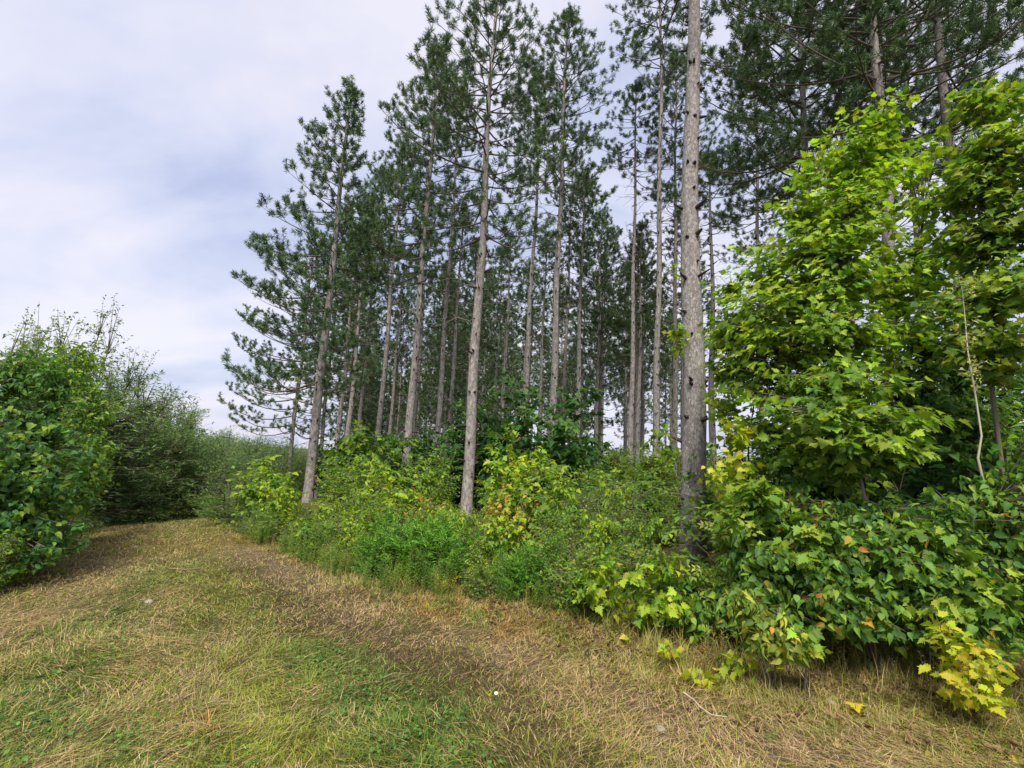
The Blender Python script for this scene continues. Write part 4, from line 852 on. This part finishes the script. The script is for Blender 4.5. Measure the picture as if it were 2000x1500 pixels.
hero(505, base_at(1800, 6.3), [[B0, (1800, 800, 6.3), (1810, 500, 6.3)], [B0, (1850, 800, 6.2), (1900, 550, 6.2)]],
     [(1810, 520, 6.3, 70, 60), (1800, 640, 6.2, 110, 60), (1880, 700, 6.1, 110, 60), (1760, 740, 6.2, 100, 60), (1850, 800, 6, 120, 60), (1720, 850, 6, 100, 60), (1930, 850, 5.8, 110, 80)],
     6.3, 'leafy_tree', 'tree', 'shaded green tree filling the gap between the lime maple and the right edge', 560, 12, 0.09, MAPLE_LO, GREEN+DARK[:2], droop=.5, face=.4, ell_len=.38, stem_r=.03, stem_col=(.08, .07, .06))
hero(506, base_at(1900, 7.2), [[B0, (1900, 800, 7.2), (1900, 600, 7.2)], [B0, (1650, 850, 7.2), (1600, 700, 7.2)]],
     [(1500, 880, 7.2, 110, 80), (1620, 850, 7.2, 120, 90), (1740, 800, 7.2, 120, 120), (1860, 780, 7.2, 120, 150), (1980, 780, 7.0, 120, 200), (1560, 960, 6.8, 120, 60), (1720, 960, 6.8, 120, 60), (1880, 960, 6.6, 140, 90), (2020, 960, 6, 120, 120), (1980, 560, 7, 90, 90)],
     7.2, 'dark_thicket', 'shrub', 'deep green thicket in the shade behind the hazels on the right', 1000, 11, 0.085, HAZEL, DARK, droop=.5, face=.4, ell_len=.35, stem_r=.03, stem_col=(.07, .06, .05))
# pale sapling stem with few leaves
hero(507, base_at(1905, 4.1), [[B0, (1893, 975, 4.1), (1912, 890, 4.1), (1903, 800, 4.12), (1893, 640, 4.15), (1880, 570, 4.2)]],
     [(1885, 560, 4.2, 22, 50), (1895, 650, 4.2, 30, 35), (1900, 720, 4.15, 35, 25)], 4.1, 'pale_sapling', 'tree', 'thin crooked sapling with pale tan stem and few small leaves near the right edge', 20, 10, 0.05, OVAL, [(.45, .42, .22), (.3, .34, .12)], stem_r=.013, stem_col=(.36, .33, .25), ell_len=.2, twig_r=.0018)
# hazel wall
HZ = dict(pw=HAZW, droop=.75, face=.6, shell=.5, ell_len=.32, stem_r=.012, njit=.5, mixc=.5)
def hz(seed, px, Y, tops, ells, lb, n=260, pal=HAZ, size=.075, **kw):
    k = dict(HZ); k.update(kw)
    n = int(n*1.3)
    hero(seed, base_at(px, Y), [[B0, (tx, (ty+1150)/2, Y), (tx, ty, Y)] for tx, ty in tops], ells, Y, 'hazel_bush', 'shrub', lb, n, 8, size, HAZEL, pal, **k)
hz(511, 1500, 4.6, [(1480, 980), (1540, 960), (1440, 1020), (1520, 1050)], [(1490, 1000, 4.7, 70, 50), (1560, 1010, 4.6, 80, 60), (1500, 1090, 4.4, 90, 70), (1580, 1130, 4.3, 80, 80), (1460, 1150, 4.3, 60, 50), (1540, 1200, 4.2, 70, 40)], 'dark leaved hazel bush right of the closest big trunk, dotted with orange leaves', 330)
hz(512, 1680, 4.3, [(1640, 980), (1720, 990), (1680, 1050), (1620, 1080)], [(1640, 1010, 4.4, 90, 50), (1740, 1020, 4.3, 90, 60), (1660, 1090, 4.1, 100, 70), (1760, 1120, 4.0, 90, 80), (1640, 1170, 4.0, 90, 50), (1730, 1200, 3.9, 80, 40)], 'broad hazel bush in the middle of the right hand wall of shrubs', 380)
hz(513, 1880, 4.0, [(1850, 980), (1930, 960), (1980, 1050), (1850, 1080)], [(1850, 1010, 4.1, 90, 60), (1950, 1000, 4.0, 90, 80), (1870, 1110, 3.9, 100, 80), (1980, 1130, 3.8, 90, 110), (1860, 1200, 3.8, 90, 60), (1960, 1240, 3.6, 90, 60), (2080, 1100, 3.6, 100, 150), (2060, 900, 3.9, 80, 120)], 'hazel bush at the lower right edge of the picture', 460)
hz(514, 1400, 4.9, [(1400, 1120), (1340, 1130), (1430, 1150)], [(1310, 1150, 4.9, 50, 35), (1400, 1150, 4.8, 60, 40), (1270, 1170, 4.9, 55, 35), (1370, 1200, 4.6, 70, 35), (1440, 1200, 4.4, 60, 40)], 'low green hazel in front of the foot of the closest big trunk', 190, size=.075)
hz(515, 1500, 3.75, [(1470, 1200), (1520, 1220), (1450, 1230)], [(1460, 1180, 3.8, 50, 45), (1500, 1225, 3.75, 60, 35), (1455, 1255, 3.8, 35, 28), (1540, 1250, 3.7, 50, 22)], 'small yellowing hazel sprouting out over the dry grass with orange and red leaves', 62, pal=[(.22, .30, .04), (.35, .38, .05), (.14, .24, .04), (.55, .36, .05), (.50, .16, .05)], pw=[4, 3, 3, 1.0, .2], size=.07, stem_r=.006)
for sd, px, Y, cx_, cy_, lb in [(541, 1590, 4.25, 1590, 1030, 'green maple shoot standing up through the left hazels'), (542, 1800, 3.95, 1800, 1040, 'green maple shoot among the hazels below the pale sapling'), (543, 1470, 4.5, 1475, 960, 'green maple shoot rising above the dark leaved hazel'),
                           (544, 1880, 3.75, 1890, 1130, 'dull green maple branch among the hazels near the right edge'), (545, 1690, 4.05, 1690, 1150, 'low green maple branch in front of the broad hazel')]:
    hero(sd, base_at(px, Y), [[B0, (px, 1120, Y), (cx_, cy_-20, Y)]], [(cx_, cy_, Y, 60, 28), (cx_-30, cy_+50, Y-.05, 60, 28), (cx_+40, cy_+40, Y-.05, 50, 25)], Y, 'maple_shoot', 'sapling', lb, 60, 8, .09, MAPLE, LIMED, droop=.5, face=.4, ell_len=.3, stem_r=.008, twig_r=.0025)
# maple shoots
def shoot(seed, px, Y, st, el, lb, n, pal=LIME, size=.12, tm=MAPLE, name='maple_shoot', **k):
    kk = dict(droop=.45, face=.55, ell_len=.3, stem_r=.008, twig_r=.0025, njit=.28); kk.update(k)
    hero(seed, base_at(px, Y), [[B0]+s_ for s_ in st], el, Y, name, 'sapling', lb, n, 7, size, tm, pal, **kk)
shoot(521, 1460, 5.3, [[(1450, 1000, 5.3), (1435, 850, 5.2)], [(1420, 980, 5.2), (1380, 910, 5.1)]], [(1445, 840, 5.2, 30, 40), (1440, 905, 5.1, 42, 30), (1400, 920, 5.0, 30, 18), (1450, 960, 5.1, 38, 35), (1440, 1020, 5.1, 35, 30)], 'yellow green maple shoot overlapping the right side of the closest big trunk', 75, pal=[(.33, .41, .03), (.24, .35, .03), (.42, .42, .03)], size=.092)
shoot(522, 1420, 4.9, [[(1420, 1080, 4.9), (1430, 1000, 4.9)], [(1400, 1100, 4.8), (1360, 1060, 4.8)]], [(1430, 1050, 4.9, 42, 55), (1475, 1050, 4.9, 35, 60), (1400, 1110, 4.8, 40, 25), (1420, 1150, 4.7, 50, 30)], 'pale ash sapling with feathered leaflets before the closest big trunk', 90, pal=[(.26, .34, .06), (.20, .29, .05), (.33, .38, .07)], size=.17, tm=PINN, name='ash_sapling')
shoot(523, 1300, 4.75, [[(1300, 1150, 4.75), (1290, 1090, 4.7)], [(1250, 1170, 4.7), (1240, 1120, 4.7)]], [(1290, 1100, 4.7, 45, 25), (1240, 1140, 4.65, 40, 25), (1310, 1170, 4.6, 50, 30), (1260, 1200, 4.5, 45, 25)], 'lime maple seedling in the low shrubs left of the big trunk foot', 48, size=.095)
shoot(524, 1190, 5.0, [[(1190, 1150, 5.0), (1185, 1090, 5.0)], [(1160, 1160, 5.0), (1150, 1110, 5.0)]], [(1180, 1110, 5.0, 40, 30), (1150, 1150, 4.9, 35, 30), (1200, 1180, 4.85, 40, 25)], 'yellow green maple seedling at the left tip of the right hand shrubs', 40, size=.08)
shoot(525, 1880, 3.5, [[(1850, 1250, 3.45), (1830, 1215, 3.4)], [(1900, 1290, 3.35), (1930, 1270, 3.3)], [(1880, 1330, 3.3), (1920, 1360, 3.2)]], [(1835, 1225, 3.45, 40, 22), (1870, 1265, 3.4, 50, 25), (1930, 1280, 3.35, 50, 30), (1900, 1320, 3.3, 60, 28), (1935, 1360, 3.25, 35, 22)], 'bright yellow maple branch low in the lower right corner', 62, pal=YELLOW, size=.065, face=.55)
shoot(526, 1560, 3.75, [[(1570, 1240, 3.7), (1560, 1225, 3.7)]], [(1560, 1238, 3.7, 40, 16), (1585, 1265, 3.65, 22, 14)], 'small lime maple twig poking out to the right of the yellowing hazel', 12, size=.075)
shoot(527, 1310, 4.1, [[(1310, 1270, 4.1), (1305, 1255, 4.1)]], [(1305, 1265, 4.1, 24, 12)], 'tiny yellow maple seedling in the dry grass left of the yellowing hazel', 4, pal=YELLOW, size=.065)
shoot(528, 1440, 3.85, [[(1440, 1290, 3.8), (1435, 1290, 3.8)]], [(1435, 1300, 3.8, 25, 14)], 'tiny lime maple seedling at the foot of the yellowing hazel', 5, pal=LIME, size=.07)
shoot(529, 1370, 3.8, [[(1370, 1320, 3.8), (1365, 1315, 3.8)]], [(1368, 1320, 3.75, 20, 10)], 'tiny bright yellow maple seedling out in the grass', 4, pal=YELLOW, size=.09)
shoot(530, 1320, 7.2, [[(1322, 700, 7.2), (1320, 650, 7.1)]], [(1322, 515, 7.1, 12, 10), (1320, 650, 7.1, 28, 25), (1325, 690, 7.1, 18, 12)], 'thin maple sapling whose leaves peek out left of the closest big trunk', 16, size=.085)
# filler behind the hazels
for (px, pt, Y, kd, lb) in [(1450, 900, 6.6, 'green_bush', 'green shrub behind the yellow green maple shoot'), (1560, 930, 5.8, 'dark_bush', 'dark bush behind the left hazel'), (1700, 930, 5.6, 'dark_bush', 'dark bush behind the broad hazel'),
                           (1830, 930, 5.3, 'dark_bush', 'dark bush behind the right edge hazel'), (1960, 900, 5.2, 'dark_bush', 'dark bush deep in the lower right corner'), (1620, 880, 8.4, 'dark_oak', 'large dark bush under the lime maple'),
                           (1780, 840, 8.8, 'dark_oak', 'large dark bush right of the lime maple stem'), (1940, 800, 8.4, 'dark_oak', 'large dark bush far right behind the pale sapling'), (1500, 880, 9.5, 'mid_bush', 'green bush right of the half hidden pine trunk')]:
    bushp(kd, px, pt, Y, lb, 'shrub', 'shrub', wide=1.2)
for (px, pt, Y, lb) in [(1270, 1080, 5.0, 'rusty shoot'), ]: pass

# ------------------------------------------------------------------ small things on the ground
lf = {}
def fallen(px, py, col, size, lb, tm=MAPLE):
    x, y = G(px, py); a_ = Acc(); z = g(x, y)
    rr_ = random.Random(int(px)); az = rr_.uniform(0, 6.28); d = norm(np.array([[math.cos(az), math.sin(az), .15]])); nr = norm(np.array([[rr_.gauss(0, .25), -.35, 1.0]])); nr = norm(nr-(nr*d).sum()*d)
    a_.inst(tm[0]*[1, 1, 1.6], tm[1], np.array([[0, 0, 0.0]]), np.cross(d, nr), d, nr, np.array([size]), np.array([col]))
    o = ob('fallen_leaf', a_.mesh('fallen_leaf', M_leaf)); o.location = (x, y, z+.055); tag(o, lb, 'leaf')
fallen(1365, 1283, (.35, .06, .03), .09, 'red fallen leaf in the dry grass below the low hazel', HAZEL)
fallen(1662, 1388, (.62, .50, .04), .11, 'yellow fallen maple leaf at lower right of the dry grass')
fallen(1842, 1390, (.55, .40, .05), .09, 'yellow brown fallen leaf below the bright yellow maple branch', HAZEL)
fallen(1540, 1258, (.60, .45, .04), .08, 'yellow fallen leaf under the dark hazel', HAZEL)
fallen(1115, 1240, (.45, .07, .06), .07, 'small red leaf at the left tip of the right hand shrubs', HAZEL)
fallen(1400, 1330, (.55, .50, .05), .08, 'yellow maple leaf lying near the tiny yellow seedling')
fallen(1230, 1260, (.5, .45, .06), .08, 'yellow leaf in the grass left of the low hazel')
for px, py, s_, lb in [(1625, 1378, .03, 'pale stone in the leaf litter at lower right'), (1680, 1318, .025, 'small pale stone under the dark hazels'), (290, 1180, .035, 'pale clod among the mown grass on the left'), (1290, 1430, .03, 'greyish stone in the bare patch at the bottom')]:
    import bmesh
    x, y = G(px, py); me = bpy.data.meshes.new('stone'); bm = bmesh.new(); bmesh.ops.create_icosphere(bm, subdivisions=3, radius=s_)
    for v in bm.verts: v.co *= 1+0.35*(float(fbm(v.co.x*40, v.co.y*40+v.co.z*33, 1, int(px)))-.5); v.co.z *= .6
    bm.to_mesh(me); bm.free(); at_ = me.color_attributes.new('Col', 'FLOAT_COLOR', 'POINT'); n = len(me.vertices); at_.data.foreach_set('color', np.tile([.26, .235, .205, 1], n).astype(np.float32)); me.materials.append(M_twig)
    o = ob('stone', me); o.location = (x, y, g(x, y)+.012); tag(o, lb, 'stone')
def stick(pts, r, col, lb, name='fallen_twig', cat='twig'):
    pw_ = np.array([[*G(px, py), 0] for px, py in pts]); pw_[:, 2] = gh(pw_[:, 0], pw_[:, 1])+.05
    b = pw_[0].copy(); a_ = Acc(); tubes(a_, (pw_-b)[None], np.linspace(r, r*.4, len(pts))[None], 6, col); o = ob(name, a_.mesh(name, M_twig, True)); o.location = tuple(b); tag(o, lb, cat)
stick([(1335, 1370), (1355, 1385), (1370, 1402), (1390, 1415), (1420, 1419)], .006, (.42, .36, .26), 'curved pale twig lying in the dry grass at lower right')
stick([(330, 1120), (360, 1122), (395, 1118)], .01, (.22, .15, .11), 'dark fallen twig across the mown track')
stick([(1560, 1320), (1575, 1345), (1583, 1375)], .004, (.5, .42, .3), 'pale dry stalk leaning out of the hazel shade')
# dead stalk and daisy
x, y = G(1157, 1352); a_ = Acc(); tubes(a_, np.array([[(0, 0, 0), (-.02, 0, .12), (-.035, 0, .26), (-.03, 0, .34)]], float), np.array([[.004, .003, .003, .001]]), 4, (.10, .07, .05))
tubes(a_, np.array([[(-.02, 0, .12), (.0, 0, .16), (.02, 0, .2)], [(-.03, 0, .2), (-.06, 0, .25), (-.07, 0, .29)], [(-.035, 0, .26), (-.01, 0, .3), (.005, 0, .34)], [(-.028, 0, .17), (-.05, 0.02, .2), (-.055, .03, .22)]], float), np.tile([.0025, .002, .001], (4, 1)), 3, (.10, .07, .05))
o = ob('dead_stalk', a_.mesh('dead_stalk', M_twig)); o.location = (x, y, g(x, y)); tag(o, 'dark dead forked stalk standing alone in the dry grass', 'plant')
x, y = G(967, 1395); r = bpy.data.objects.new('daisy', None); sc.collection.objects.link(r); r.location = (x, y, g(x, y)); tag(r, 'single white daisy in the grass near the bottom middle', 'flower')
a_ = Acc(); tubes(a_, np.array([[(0, 0, 0), (.005, 0, .06), (0, 0, .12)]], float), np.array([[.0015]*3]), 4, (.12, .2, .05)); ob('stem', a_.mesh('stem', M_twig), r)
a_ = Acc(); an = np.arange(14)*2*PI/14; d = norm(np.stack([np.cos(an), np.sin(an)*.8, np.sin(an)*.45+.1], -1)); nr = norm(np.tile([0, -.5, 1.], (14, 1))); nr = norm(nr-(nr*d).sum(-1, keepdims=True)*d)
a_.inst(NARROW[0]*[2.2, 1, .4], NARROW[1], np.tile([0, 0, .12], (14, 1)), np.cross(d, nr), d, nr, np.full(14, .014), np.full((14, 3), .8)); ob('petals', a_.mesh('petals', M_leaf), r)
a_ = Acc(); tubes(a_, np.array([[(0, .001, .118), (0, -.003, .125)]]), np.array([[.004, .003]]), 8, (.6, .45, .03)); ob('flower_centre', a_.mesh('flower_centre', M_twig), r)
print('bushes', placed, 'objects', len(sc.objects))
